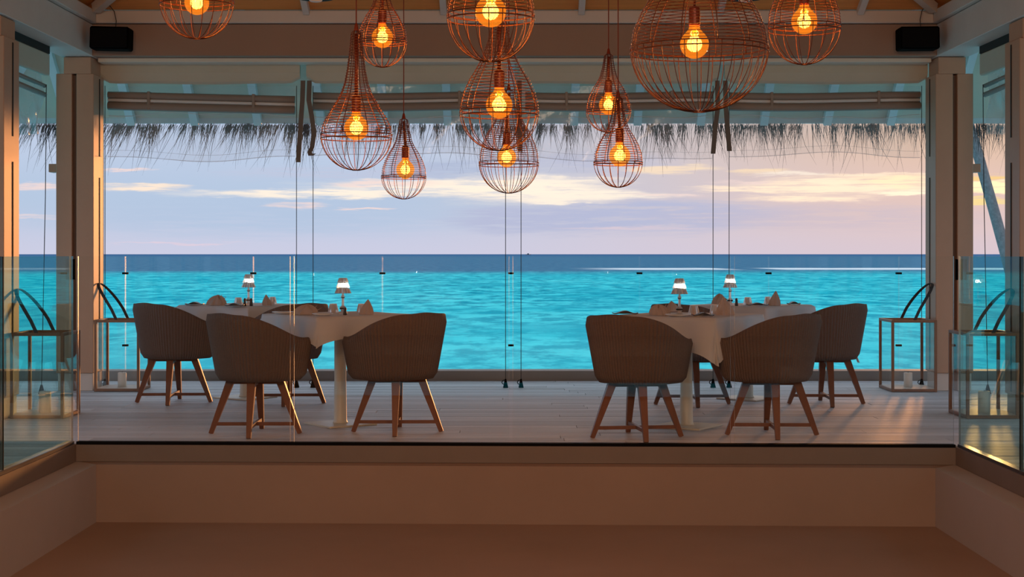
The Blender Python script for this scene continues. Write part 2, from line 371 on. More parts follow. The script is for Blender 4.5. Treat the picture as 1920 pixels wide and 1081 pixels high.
def plank(x0, x1, y0, y1):
    if FL[0] < (x0+x1)/2 < FR[0] and y0 > 9.0 and inset_top(x0) > y1-.02:      # trimmed where the kerb runs off the board line
        x0 = FL[0] + (y1-.02-K-FL[1])/((FR[1]-FL[1])/(FR[0]-FL[0]))
        if x1-x0 < .1: return
    a = max(y0, inset_top(x0)) if (x0 > FL[0]-K and x1 < FR[0]+K) or y0 > 9.0 and (FL[0] < (x0+x1)/2 < FR[0]) else y0
    b = max(y0, inset_top(x1)) if (FL[0] < (x0+x1)/2 < FR[0]) else y0
    if a > y1-.012 and b > y1-.012: return
    a = min(a, y1-.006); b = min(b, y1-.006)
    cx, cy = (x0+x1)/2, (y0+y1)/2
    m_ = MB(); m_.prism([(x0-cx, a-cy), (x1-cx, b-cy), (x1-cx, y1-cy), (x0-cx, y1-cy)], -.03, -random.uniform(0,.0015))
    m_.build('plank', M['plank'], floor, loc=(cx, cy, 0))
PW, GAP = .142, .009
y = 7.55; rows = 0
while y < 14.02:
    y1 = min(y+PW-GAP, 14.05)
    spans = [(-DX, FL[0]-K), (FL[0]-K, FR[0]+K), (FR[0]+K, DX)] if y1 < 9.47 else [(-DX, DX)]
    for (a, b) in spans:
        if (a, b) == (FL[0]-K, FR[0]+K) and y1 < edge(FR[0])+K+.01: continue
        x = a
        while x < b-.01:
            L = random.uniform(2.2, 3.8); x1 = min(x+L, b)
            if b-x1 < .6: x1 = b
            plank(x, x1-.004, y, y1); x = x1
    y += PW
# kerb of the well, ledge and walls
kb = MB()
def strip(p, q, off, wid, z0, z1, mbx):     # strip along p->q, to its left side by wid
    p = Vector((*p,)); q = Vector((*q,)); t = (q-p).normalized(); nrm = Vector((-t.y, t.x))
    a, b = p+nrm*off, q+nrm*off; c_, d = q+nrm*(off+wid), p+nrm*(off+wid)
    mbx.prism([tuple(a), tuple(b), tuple(c_), tuple(d)], z0, z1)
kb.prism([FL, FR, (FR[0]+K, FR[1]+K), (FL[0]-K, FL[1]+K)], -.108, -.002)
struct(kb, 'trim_1', M['kerb'], 'brown rendered kerb under the long front glass', 'kerb')
k2 = MB(); k2.prism([NL, FL, (FL[0]-K, FL[1]+K), (NL[0]-K, NL[1])], -.108, -.002)
struct(k2, 'trim_2', M['kerb'], 'brown kerb under the side glass on the left', 'kerb')
k3 = MB(); k3.prism([NR, (NR[0]+K, NR[1]), (FR[0]+K, FR[1]+K), FR], -.108, -.002)
struct(k3, 'trim_3', M['kerb'], 'brown kerb under the side glass on the right', 'kerb')
LG, LS = .125, .155
iL, iR = (FL[0]+LS, FL[1]-LG), (FR[0]-LS, FR[1]-LG)
jL, jR = (NL[0]+LS, NL[1]), (NR[0]-LS, NR[1])
pw = MB(); pw.prism([iL, iR, (FR[0]+.25, FR[1]+.25), (FL[0]-.25, FL[1]+.25)], -.75, -.110); struct(pw, 'wall_back', M['plaster'], 'terracotta plaster wall of the sunken well below the glass', 'wall')
pl = MB(); pl.prism([jL, iL, (FL[0]-.25, FL[1]+.25), (NL[0]-.25, NL[1])], -.75, -.110); struct(pl, 'wall_left', M['plaster_side'])
pr = MB(); pr.prism([jR, (NR[0]+.25, NR[1]), (FR[0]+.25, FR[1]+.25), iR], -.75, -.110); struct(pr, 'wall_right', M['plaster_side'])
# reset slab under ledge: thin plaster ledges read from above
pf = MB(); pf.prism([(jL[0]-.02, jL[1]), (jR[0]+.02, jR[1]), (iR[0]+.02, iR[1]+.02), (iL[0]-.02, iL[1]+.02)], -.60, -.455); struct(pf, 'floor_sunken', M['plaster'], 'plain terracotta plaster floor of the sunken well', 'floor')
for sx, nm in ((-1, 'side_light_block'), (1, 'side_light_block')):
    q = MB(); q.box(min(sx*3.60, sx*3.78), max(sx*3.60, sx*3.78), -3.2, 7.4, 0, 2.81); struct(q, nm, M['beam'])  # unseen panels added to keep cool outside light off the interior
rb = MB(); rb.box(-5.9, 5.9, -3.4, -3.2, 0, 4.6); struct(rb, 'wall_rear', M['paint'])
# outer kerb at the sea edge
ok = MB(); ok.box(-DX, DX, 14.07, 14.30, -.03, .088)
struct(ok, 'trim_4', pmat('grey_kerb', lin(.27, .26, .24), .6, var=.06, nscale=3), 'low grey kerb along the sea edge of the deck', 'kerb')
# columns -------------------------------------------------------------
def column(sx, y0, label, bracket=True):
    t = thing('column', label, 'column', (sx*3.54, y0, 0), 0, kind='structure')
    g = lambda a, b: (min(sx*a, sx*b), max(sx*a, sx*b))
    D = .33
    x0, x1 = g(0, .145); MB().bbox(x0, x1, 0, D, .15, 2.665).build('shaft', M['column'], t)
    x0, x1 = g(.182, .315); MB().bbox(x0, x1, 0, D, .15, 2.665).build('shaft', M['column'], t)
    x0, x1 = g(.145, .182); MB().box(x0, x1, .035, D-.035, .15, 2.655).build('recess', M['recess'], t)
    x0, x1 = g(.01, .145); MB().bbox(x0, x1, .02, D-.02, 0, .15).build('plinth', M['paint2'], t)
    x0, x1 = g(.19, .305); MB().bbox(x0, x1, .02, D-.02, 0, .15).build('plinth', M['paint2'], t)
    x0, x1 = g(.02, .25); MB().bbox(x0, x1, -.005, D-.03, 2.665, 2.805).build('column_head', M['column'], t)
    # cable guide recessed in the inner face
    gx = g(-.004, -.0005); s_ = MB(); s_.box(gx[0], gx[1], .175, .195, 1.98, 2.64); s_.box(gx[0], gx[1], .175, .195, .17, 1.80); s_.build('cable_slot', M['slot'], t)
    if bracket:
        x0, x1 = g(.315, .39); MB().bbox(x0, x1, .04, .16, 1.84, 1.91, .003).build('bracket', M['column'], t)
    return t
column(-1, 13.0, 'pale brown double post at the left corner, lit orange on its inner face')
column(1, 13.0, 'grey brown double post at the right corner, in shade')
column(-1, 10.72, 'post cut by the left edge of the photo, orange inner face', False)
column(1, 10.84, 'post cut by the right edge of the photo, in shade', False)
for yy_ in (8.4,):
    for sx in (-1, 1): column(sx, yy_, 'side post of the pavilion beyond the frame', False)['group'] = 'side posts out of frame'
# ring beams ----------------------------------------------------------
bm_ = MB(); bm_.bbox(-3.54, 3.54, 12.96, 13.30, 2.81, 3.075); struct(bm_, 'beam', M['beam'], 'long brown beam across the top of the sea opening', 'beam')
b_ = MB(); b_.bbox(-3.53, 3.53, 13.10, 13.30, 2.775, 2.809, .003); struct(b_, 'lit_soffit_strip', pmat('lit_soffit_cream', lin(.75, .70, .60), .5), 'thin cream strip added for the lit underside of the long brown beam', 'trim')  # added pale strip stands in for outside light on the beam underside
for sx, nm in ((-1, 'left'), (1, 'right')):
    b_ = MB(); b_.bbox(min(sx*3.54, sx*3.82), max(sx*3.54, sx*3.82), -3.1, 13.3, 2.81, 3.075); struct(b_, 'beam', M['paint'], 'grey side beam running back along the %s bay' % nm, 'beam')
b_ = MB(); b_.bbox(-3.50, 3.50, 12.92, 13.2, 3.08, 3.185, .006); struct(b_, 'upper_beam', M['paint2'], 'lighter beam lying on the long brown beam', 'beam')
for sx, nm in ((-1, 'left'), (1, 'right')):
    b_ = MB(); b_.bbox(min(sx*3.50, sx*3.80), max(sx*3.50, sx*3.80), -3.1, 13.2, 3.08, 3.185, .006); struct(b_, 'upper_beam', M['paint2'], 'lighter beam lying on the %s side beam' % nm, 'beam')
# hipped board ceiling -------------------------------------------------
RZ = 4.76; XI = 3.6; Y0, Y1 = -3.1, 12.95; SL = .45
def ceil_z(x, y): return 3.20 + SL*max(0, min(XI-abs(x), Y1-y, y-Y0))
ce = MB()
A = [(-XI,Y0,3.2),(XI,Y0,3.2),(XI,Y1,3.2),(-XI,Y1,3.2),(0,Y0+XI,3.2+SL*XI),(0,Y1-XI,3.2+SL*XI)]
ce.add(A+[(x,y,z+.08) for x,y,z in A], [(0,4,1),(1,4,5,2),(2,5,3),(3,5,4,0)]+[(6,7,10),(7,8,11,10),(8,9,11),(9,6,10,11)]+[(0,1,7,6),(1,2,8,7),(2,3,9,8),(3,0,6,9)])
ceiling = struct(ce, 'ceiling', M['board'])
nb = 0
for k in range(10):      # lowest boards of the rear slope, the ones in view
    d0 = .02+.14*k; d1 = d0+.134; y0, y1 = Y1-d0, Y1-d1
    za, zb = 3.2+SL*d0-.004, 3.2+SL*d1-.004; xa, xb = XI-d0-.02, XI-d1-.02
    q = MB(); q.add([(-xa,y0,za),(xa,y0,za),(xb,y1,zb),(-xb,y1,zb),(-xa,y0,za-.014),(xa,y0,za-.014),(xb,y1,zb-.014),(-xb,y1,zb-.014)],
                    [(0,1,2,3),(7,6,5,4),(0,4,5,1),(1,5,6,2),(2,6,7,3),(3,7,4,0)])
    q.build('board', M['board'], ceiling)
for px in (575, 832, 1090, 1350, 1612):
    x = X(px, 12.92); L = XI-abs(x)
    q = MB(); q.bar((x, Y1-.04, 3.175), (x, Y1-L+.05, 3.175+SL*(L-.1)), (.026, .035)); q.build('rafter', M['paint2'], ceiling)
for sx in (-1, 1):
    q = MB(); q.bar((sx*(XI-.12), Y1-.10, 3.19), (sx*.1, Y1-XI+.1, 3.17+SL*XI-.06), (.035, .04)); q.build('rafter', M['paint2'], ceiling)
    for y in [11.2, 9.6, 8, 6.4, 4.8, 3.2, 1.6]:
        q = MB(); q.bar((sx*(XI-.12), y, 3.21), (sx*.05, y, 3.16+SL*XI-.03), (.026, .035)); q.build('rafter', M['paint2'], ceiling)
# thatched eaves --------------------------------------------------------
roof = thing('thatched_roof', 'thatched roof eaves with shaggy dry strands hanging over the sea view', 'roof', (0, 13.3, 2.9), kind='structure')
roof.location = (0,0,0)
EI, EO, ZI, ZO = 3.86, 4.99, 3.42, 2.40
YI, YO = 13.32, 14.45
def ringpts(x, y, z): return [(-x,-3.4,z),(-x,y,z),(x,y,z),(x,-3.4,z)]
q = MB(); a = ringpts(EI,YI,ZI); b = ringpts(EO,YO,ZO)
q.add(a+b+[(x,y,z+.05) for x,y,z in a]+[(x,y,z+.05) for x,y,z in b],
      [(0,1,5,4),(1,2,6,5),(2,3,7,6),(8,12,13,9),(9,13,14,10),(10,14,15,11),(4,5,13,12),(5,6,14,13),(6,7,15,14),(0,8,9,1),(1,9,10,2),(2,10,11,3)])
q.build('soffit', M['soffit'], roof)
q = MB(); hi = [(-.2,-3.4,6.6),(-.2,10.4,6.6),(.2,10.4,6.6),(.2,-3.4,6.6)]; b = ringpts(EO+.05,YO+.05,ZO+.05)
q.add(b+hi+[(x,y,z+.22) for x,y,z in b]+[(x,y,z+.25) for x,y,z in hi],
      [(0,1,5,4),(1,2,6,5),(2,3,7,6),(8,12,13,9),(9,13,14,10),(10,14,15,11),(12,15,14,13),(0,8,9,1),(1,9,10,2),(2,10,11,3)])
q.build('thatch', M['thatch'], roof)
q = MB(); q.box(-EO, EO, YO-.02, YO+.03, ZO-.03, ZO+.20); q.build('fascia', M['rafter'], roof)
for sx in (-1, 1):
    q = MB(); q.box(min(sx*EO, sx*(EO+.05)), max(sx*EO, sx*(EO+.05)), -3.3, YO, ZO-.03, ZO+.20); q.build('fascia', M['rafter'], roof)
k = -9
while k <= 9:
    x = X(597, 14.2) + .589*(k+3)
    if abs(x) < 4.9:
        y0 = YI+.02 + max(0, (abs(x)-EI))*(YO-YI)/(EO-EI)
        f = (y0-YI)/(YO-YI); z0 = ZI+(ZO-ZI)*f
        q = MB(); q.bar((x, y0, z0-.03), (x, YO-.03, ZO-.03), (.036, .035)); q.build('eave_rafter', M['rafter'], roof)
    k += 1
for sx in (-1, 1):
    q = MB(); q.bar((sx*EI, YI, ZI-.04), (sx*EO, YO, ZO-.04), (.045, .05)); q.build('eave_rafter', M['rafter'], roof)
    for y in (12.6, 12.0, 11.4, 10.8, 10.2):
        q = MB(); q.bar((sx*EI, y, ZI-.03), (sx*EO, y, ZO-.03), (.036, .035)); q.build('eave_rafter', M['rafter'], roof)
# batten
q = MB(); q.box(-EI, EI, 14.15, 14.21, Z(170, 14.2)-.03, Z(170,14.2)+.03)
def strands(mbx, n, fx, tilt):
    for _ in range(n):
        x, y, z = fx()
        cl = sin(x*9.1+1.3)*.5 + sin(x*23.7)*.3 + sin(x*4.1+y)*.4
        L = min(.46, .04 + random.expovariate(1/.095)) + max(0, cl)*random.uniform(.0, .13)
        th = tilt(x) + random.gauss(0, .11) + .10*sin(x*13+2); ph = random.gauss(0, .12)
        w_ = random.uniform(.0015, .0035)
        dx, dy, dz = sin(th)*L, sin(ph)*L, -cos(th)*L
        bend = random.gauss(0, .14)*L
        pts = [(x,y,z),(x+dx*.5+bend*.3,y+dy*.5,z+dz*.5),(x+dx+bend,y+dy,z+dz)]
        vs = []
        for i, p in enumerate(pts):
            r = w_*(1, .8, .15)[i]
            for kk in range(3): vs.append((p[0]+r*cos(2.1*kk), p[1]+r*sin(2.1*kk), p[2]))
        mbx.add(vs, [(i*3+kk, i*3+(kk+1)%3, (i+1)*3+(kk+1)%3, (i+1)*3+kk) for i in (0,1) for kk in range(3)])
fr = MB()
clumps = [random.uniform(-EO, EO) for _ in range(330)]
strands(fr, 5200, lambda: (random.choice(clumps)+random.gauss(0, .016) if random.random() < .8 else random.uniform(-EO, EO), YO+random.uniform(-.02,.10), ZO+random.uniform(-.06,-.02)), lambda x: -.38*sst(0.5, -4.5, x))
for sx in (-1, 1):
    strands(fr, 1600, lambda: (sx*(EO+random.uniform(-.05,.12)), random.uniform(8, YO), ZO+random.uniform(-.05,.03)), lambda x: 0)
o = fr.build('thatch_fringe', M['strand'], roof); o['kind'] = 'stuff'
# ================================================================ SEA VIEW EXTRAS
q = MB(); q.lathe([(9,SEA-.3),(7,SEA+.15),(4,SEA+.4),(0.0,SEA+.5)], 28, (19.2, 36)); struct(q, 'sandbank', M['sand'], 'sandy islet under the palm', 'beach')
palm = thing('palm_tree', 'leaning palm trunk seen at the far right between the posts', 'tree', (X(1950, 36), 36, SEA+.1))
def pt(t):  # trunk centre line
    y = 750-(750+300)*t; xx = 1956 - .285*(750-y) + 9*sin(t*4); return Vector((X(xx,36), 36, Z(y,36)))
tr = MB(); P = [pt(i/30) for i in range(31)]; base = Vector(palm.location)
tr.tube([p-base for p in P], .145, 10, r2=.085); tr.build('trunk', M['bark'], palm, smooth=True)
top = P[-1]-base
for i in range(14):
    a = i*2*pi/14+.2; f = MB(); L = 3.0; up0 = .9 if i % 2 else .3; last = None; vs = []; fs = []
    for j in range(13):
        t = j/12; r_ = L*t; z = up0*t*2 - 2.6*t*t
        c_ = Vector((cos(a)*r_, sin(a)*r_, z)); s_ = Vector((-sin(a), cos(a), 0)); wd = .05+.42*sin(pi*min(1,t*.92+.08))*(.55 if j % 2 else 1)
        vs += [c_+s_*wd-Vector((0,0,wd*.5)), c_, c_-s_*wd-Vector((0,0,wd*.5))]
    for j in range(12):
        for e in (0,1): fs.append((j*3+e, j*3+e+1, (j+1)*3+e+1, (j+1)*3+e))
    f.add([v+top for v in vs], fs); f.build('frond', M['leaf'], palm)
sh = thing('ship', 'tiny ship on the horizon just right of centre', 'ship', (X(990,6000), 6000, SEA))
q = MB(); q.add([(-9,-3,-.3),(8,-3,-.3),(10,0,-.3),(8,3,-.3),(-9,3,-.3),(-9.5,-3,2.6),(9,-3,2.6),(12,0,3.2),(9,3,2.6),(-9.5,3,2.6)],[(4,3,2,1,0),(5,6,7,8,9),(0,1,6,5),(1,2,7,6),(2,3,8,7),(3,4,9,8),(4,0,5,9)]); q.build('hull', M['hull'], sh)
MB().bbox(-3, 4, -2, 2, 2.6, 6.2, .3).build('cabin', M['hull'], sh)
# ================================================================ GLASS
def panel_box(p, q_, z0, z1, th, parent, name='pane', mat='glass', nrm=None):
    p = Vector((*p, 0)); q_ = Vector((*q_, 0)); t = (q_-p).normalized(); n = Vector((-t.y, t.x, 0))*th/2
    vs = [p-n, q_-n, q_+n, p+n]; vs = [v+Vector((0,0,z0)) for v in vs]+[v+Vector((0,0,z1)) for v in vs]
    m_ = MB(); m_.add(vs, [(0,1,5,4),(2,3,7,6)], 0); m_.add(vs, [(0,3,2,1),(4,5,6,7),(1,2,6,5),(3,0,4,7)], 1)
    return m_.build(name, [M[mat], M['edge']], parent)
fg = thing('glass_balustrade', 'long clear frameless glass balustrade at the front of the well', 'balustrade', (0,0,0), kind=None)
def lerp(a, b, t): return (a[0]+(b[0]-a[0])*t, a[1]+(b[1]-a[1])*t)
off = .03
gL = (FL[0]+.004, FL[1]+off); gR = (FR[0]-.004, FR[1]+off)
ts = [0, .2475, .4985, .7505, 1]
for i in range(4):
    a, b = lerp(gL, gR, ts[i]), lerp(gL, gR, ts[i+1])
    g = .012 if i < 3 else 0; g0 = .012 if i else 0
    L = gR[0]-gL[0]
    panel_box(lerp(gL, gR, ts[i]+g0/L), lerp(gL, gR, ts[i+1]-g/L), .004, 1.137, .012, fg)
m_ = MB(); m_.prism([(FL[0], FL[1]-.001), (FR[0], FR[1]-.001), (FR[0], FR[1]+.05), (FL[0], FL[1]+.05)], -.006, .012); m_.build('seal', M['rubber'], fg)
for sx, P0, P1, nm in ((-1, FL, NL, 'left'), (1, FR, NR, 'right')):
    sg = thing('side_balustrade', 'tinted glass balustrade along the %s side of the well' % nm, 'balustrade')
    L = P0[1]-P1[1]; o_ = sx*.03
    ycut = [P0[1]+.02, 8.13, 6.86, 5.59, 4.32, 3.05, 1.78]
    for i in range(len(ycut)-1):
        ya, yb = ycut[i], ycut[i+1]+.012
        xa = P0[0]+(P1[0]-P0[0])*(P0[1]-ya)/L+o_; xb = P0[0]+(P1[0]-P0[0])*(P0[1]-yb)/L+o_
        panel_box((xa,ya), (xb,yb), .004, 1.137, .012, sg, mat='glass_side')
        m_ = MB(); m_.box(xb-.008, xb+.008, yb-.011, yb-.001, .0, 1.137); m_.build('joint_seal', M['rubber'], sg)
    m_ = MB(); w0 = P0[0]+sx*.012; w1 = P0[0]+sx*.055; v0 = P1[0]+sx*.012; v1 = P1[0]+sx*.055
    m_.prism([(w0,P0[1]),(w1,P0[1]),(v1,1.78),(v0,1.78)][::(1 if sx > 0 else -1)], -.006, .016); m_.build('base_channel', M['channel'], sg)
    m_ = MB(); x = P0[0]+sx*.012; m_.bbox(x-.010, x+.004, P0[1]+.002, P0[1]+.022, .995, 1.12, .002); m_.build('corner_clip', M['black'], sg)
og = thing('sea_balustrade', 'clear glass balustrade on the grey kerb at the sea edge', 'balustrade')
joints = [X(p, 14.16) for p in (235, 475, 717, 958, 1199, 1441, 1685)]
sp_ = 1.182
xs = [joints[0]-2*sp_, joints[0]-sp_] + joints + [joints[-1]+sp_, joints[-1]+2*sp_]
xs = [max(-5.88, xs[0])] + xs[1:-1] + [min(5.88, xs[-1])]
for i in range(len(xs)-1):
    panel_box((xs[i]+.004, 14.16), (xs[i+1]-.004, 14.16), .088, 1.128, .006, og)
for x in xs[1:-1]:
    for py in (512, 647):
        MB().bbox(x-.026, x+.026, 14.142, 14.178, Z(py,14.16)-.009, Z(py,14.16)+.009, .002).build('glass_clip', M['black'], og)
# ================================================================ ROLLER BLINDS
BY = 13.38
edges = [(190, 563), (575, 950), (974, 1348), (1358, 1738)]
bl_lab = ['leftmost of the four raised clear roller blinds over the sea opening', 'second raised clear roller blind from the left, behind the hanging lamps',
          'third raised clear roller blind from the left, behind the hanging lamps', 'rightmost of the four raised clear roller blinds over the sea opening']
def pelmet(x0, x1, y, zt, zb, n=24):
    q = MB(); prof = [(0,zt),(-.05,zt),(-.058,zt-.02),(-.062,(zt+zb)/2),(-.05,zb+.02),(-.03,zb),(-.0,zb+.003)]
    vs = []; m = len(prof)
    for i in range(n+1):
        t = i/n; x = x0+(x1-x0)*t; e = min(t, 1-t)*n
        k = 0 if e > 1.5 else (1.5-e)/1.5
        for dy, z in prof: 
            zz = z if z > zb+.03 else z + .045*k*k + .004*sin(t*9)
            vs.append((x, y+dy, zz))
    fs = [(i*m+j, i*m+(j+1)%m, (i+1)*m+(j+1)%m, (i+1)*m+j) for i in range(n) for j in range(m)]
    fs += [tuple(range(m)), tuple(range(n*m, n*m+m))[::-1]]
    return q.add(vs, fs)
for bi, (p0, p1) in enumerate(edges):
    x0, x1 = X(p0, 13.33), X(p1, 13.33); t = thing('roller_blind', bl_lab[bi], 'blind', (0,0,0), group='clear blinds across the sea opening')
    pelmet(x0, x1, 13.36, 2.805, 2.615).build('pelmet', M['fabric'], t, smooth=False)
    ax, bx = x0+.05, x1-.05
    sag = .04 if bi == 0 else .015
    def bz(u, z, s=sag): return z - s*(u if bi == 0 else .5+.5*sin(u*5))
    for zc, rr, mt, nm in ((2.524, .030, 'bar', 'roll_bar'), (2.430, .036, 'bar', 'bottom_bar'), (2.480, .016, 'white', 'rolled_sheet')):
        q = MB(); q.tube([(ax+(bx-ax)*i/8, BY-.02, bz(i/8, zc)) for i in range(9)], rr, 8); q.build(nm, M[mt], t, smooth=True)
    q = MB(); nx, nz = 40, 8; vs = []
    for i in range(nx+1):
        u = i/nx; x = ax+(bx-ax)*u
        zb = 1.99 + .03*sin(u*pi*1.0)*(1 if bi % 2 else -1) + .012*sin(u*9+bi)
        for j in range(nz+1):
            v = j/nz; vs.append((x, BY-.01+.02*sin(u*14+v*5+bi)*v, 2.60+(zb-2.60)*v))
    q.add(vs, [(i*(nz+1)+j, (i+1)*(nz+1)+j, (i+1)*(nz+1)+j+1, i*(nz+1)+j+1) for i in range(nx) for j in range(nz)])
    q.build('sheet', M['pvc'], t, smooth=True)
    hem = [vs[i*(nz+1)+nz] for i in range(nx+1)]
    q = MB(); q.tube(hem, .0035, 4); q.tube([(x, y, z+.055) for x, y, z in hem], .0015, 4); q.build('hem', M['pvc_side'], t)
    q = MB(); q.tube([(ax+(bx-ax)*i/16, BY-.012, 2.345-.012*sin(i*.9+bi)-.02*sin(i/16*pi)*(1 if bi else -1)) for i in range(17)], .0025, 4); q.build('seam', M['white'], t)
    for u in (.22, .78):
        xx = ax+(bx-ax)*u; MB().bbox(xx-.012, xx+.012, BY-.052, BY+.012, bz(u,2.40), bz(u,2.56), .003).build('roll_clip', M['bar'], t)
    for px in ((197, 556), (587, 948), (977, 1337), (1367, 1728))[bi]:
        x = X(px, BY-.04)
        c_ = MB(); c_.tube([(x, BY-.04, 2.60), (x, BY-.04, .05)], .0032, 5); c_.build('pull_cord', M['rope'], t)
        c_ = MB(); c_.bar((x, BY-.04, .075), (x, BY-.04, .0), .006, .022); c_.tube([(x-.012+.02*cos(a/8*2*pi), BY-.04, .045+.018*sin(a/8*2*pi)) for a in range(8)], .004, 5, closed=True); c_.build('cord_anchor', M['black'], t)
def strap(px_list, label, y=13.26):
    P = [Vector((X(px,y), y+dy, Z(py,y))) for px, py, dy in px_list]; q = MB()
    vs = []; 
    for i, p in enumerate(P):
        w_ = .020
        vs += [p+Vector((-w_,-.003,0)), p+Vector((w_,-.003,0)), p+Vector((w_,.003,0)), p+Vector((-w_,.003,0))]
    q.add(vs, [(i*4+k, i*4+(k+1)%4, (i+1)*4+(k+1)%4, (i+1)*4+k) for i in range(len(P)-1) for k in range(4)] + [(0,1,2,3), tuple(range(len(P)*4-4, len(P)*4))[::-1]])
    o = q.build('blind_strap', M['strap']); tag(o, label, 'strap', 'straps hanging from the blinds')
strap([(567,150,.04),(567,188,0),(564,230,0),(559,304,0)], 'brown strap at the right end of the leftmost blind')
strap([(579,150,.04),(579,188,0),(584,215,0),(589,250,0),(585,276,0),(581,285,-.015),(583,292,-.02),(589,288,-.02)], 'brown strap with looped end, left end of the second blind')
strap([(974,150,.04),(974,200,0),(975,284,0)], 'brown strap hanging behind the low centre lamp')
strap([(1346,150,.04),(1346,200,0),(1341,240,0),(1337,288,0)], 'brown strap under the large lamp, left of the pair')
strap([(1361,150,.04),(1361,200,0),(1364,240,0),(1368,283,0)], 'brown strap under the large lamp, right of the pair')
for sx, nm in ((-1,'left'),(1,'right')):
    t = thing('roller_blind', 'crumpled clear blind in the side bay at the %s edge of the photo' % nm, 'blind', (0,0,0))
    xs_ = 3.72*sx; y0, y1 = 11.15, 12.38
    q = MB(); q.bbox(min(xs_, xs_+sx*.05), max(xs_, xs_+sx*.05), y0, y1, 2.575, 2.75, .01); q.build('pelmet', M['fabric'], t)
    MB().box(min(xs_, xs_+sx*.05), max(xs_, xs_+sx*.05), y0, y1, 2.75, 2.812).build('headrail', M['slot'], t)
    xx = xs_+sx*.03
    for z, r_ in ((2.50,.018),(2.43,.022)):
        q = MB(); q.tube([(xx, y0, z+.02), (xx, y1-.05, z-.01)], r_, 8); q.build('bottom_bar', M['bar'], t, smooth=True)
    q = MB(); n1_, n2_ = 30, 14; vs = []
    for i in range(n1_+1):
        u = i/n1_
        for j in range(n2_+1):
            v = j/n2_; vs.append((xx+.035*sin(u*7+v*4)*v+.02*sin(u*17-v*9)*v, y0+(y1-.12-y0)*u + .05*v*sin(v*6), 2.57+((2.0+.10*u)-2.57)*v))
    q.add(vs, [(i*(n2_+1)+j, (i+1)*(n2_+1)+j, (i+1)*(n2_+1)+j+1, i*(n2_+1)+j+1) for i in range(n1_) for j in range(n2_)])
    q.build('sheet', M['pvc_side'], t, smooth=True)
    q = MB(); q.tube([(sx*3.73, 12.32, 2.5), (sx*3.75, 12.36, 1.6), (sx*3.9, 12.75, .05)], .0035, 5); q.build('pull_cord', M['rope'], t)
    q = MB(); q.bar((sx*3.9, 12.75, .075), (sx*3.9, 12.75, 0), .006, .022); q.build('cord_anchor', M['black'], t)
# ================================================================ SPEAKERS
for sx, nm, x0, x1, tilt in ((-1,'left',168,241,-.06),(1,'right',1688,1762,.03)):
    Y = 12.66; cx = (X(x0,Y)+X(x1,Y))/2; cz = Z(70.5, Y)
    t = thing('loudspeaker', 'black loudspeaker high on the beam in the %s corner' % nm, 'speaker', (cx, Y+.08, cz))
    w_ = (X(x1,Y)-X(x0,Y))/2
    q = MB(); q.bbox(-w_, w_, -.09, .09, -.092, .092, .012); o = q.build('cabinet', M['black'], t); o.rotation_euler = (0, -tilt*.4, 0)
    q = MB(); q.bbox(-w_+.012, w_-.012, -.096, -.088, -.08, .08, .004); q.build('grille', M['rubber'], t)
    q = MB(); q.bar((0,.06,0), (0,.222,0), .03); q.bbox(-.05,.05,.212,.222,-.06,.06,.002); q.build('bracket', M['black'], t)
    q = MB(); s2 = 1 if sx < 0 else -1
    P = [(s2*.02,.05,.09),(s2*.02,.07,.16),(s2*.0,.08,.24),(-s2*.05,.10,.30),(-s2*.09,.16,.33)] if sx < 0 else [(.04,.05,.09),(.04,.07,.17),(.06,.08,.25),(.11,.10,.30),(.16,.15,.33)]
    q.tube(P, .004, 5); q.build('cable', M['rope'], t, smooth=True)
# ================================================================ PENDANTS
def interp(prof, h):
    for (h0, r0), (h1, r1) in zip(prof, prof[1:]):
        if h0 <= h <= h1: 
            t = (h-h0)/(h1-h0); return r0+(r1-r0)*(t*.6+.4*t*t*(3-2*t))
    return prof[-1][1]
TEAR = [(0,1),(.35,.97),(.65,.87),(1.0,.70),(1.17,.58),(1.35,.47),(1.6,.37),(1.95,.28),(2.3,.225),(2.5,.20)]
LONG = [(0,1),(.2,.985),(.4,.90),(.78,.66),(1.15,.44),(1.52,.32),(1.9,.255),(2.27,.21),(2.6,.175),(2.8,.155)]
SQUAT = [(0,1),(.2,.99),(.45,.92),(.78,.78),(1.0,.63),(1.23,.51),(1.46,.40),(1.8,.29),(2.1,.22),(2.4,.19),(2.5,.17)]
FAT = [(0,1),(.25,.99),(.5,.93),(.96,.75),(1.32,.52),(1.7,.34),(2.1,.24),(2.5,.20)]
ONION = [(0,1),(.25,.97),(.5,.88),(.72,.76),(.95,.60),(1.2,.42),(1.45,.29),(1.7,.20),(1.95,.15)]
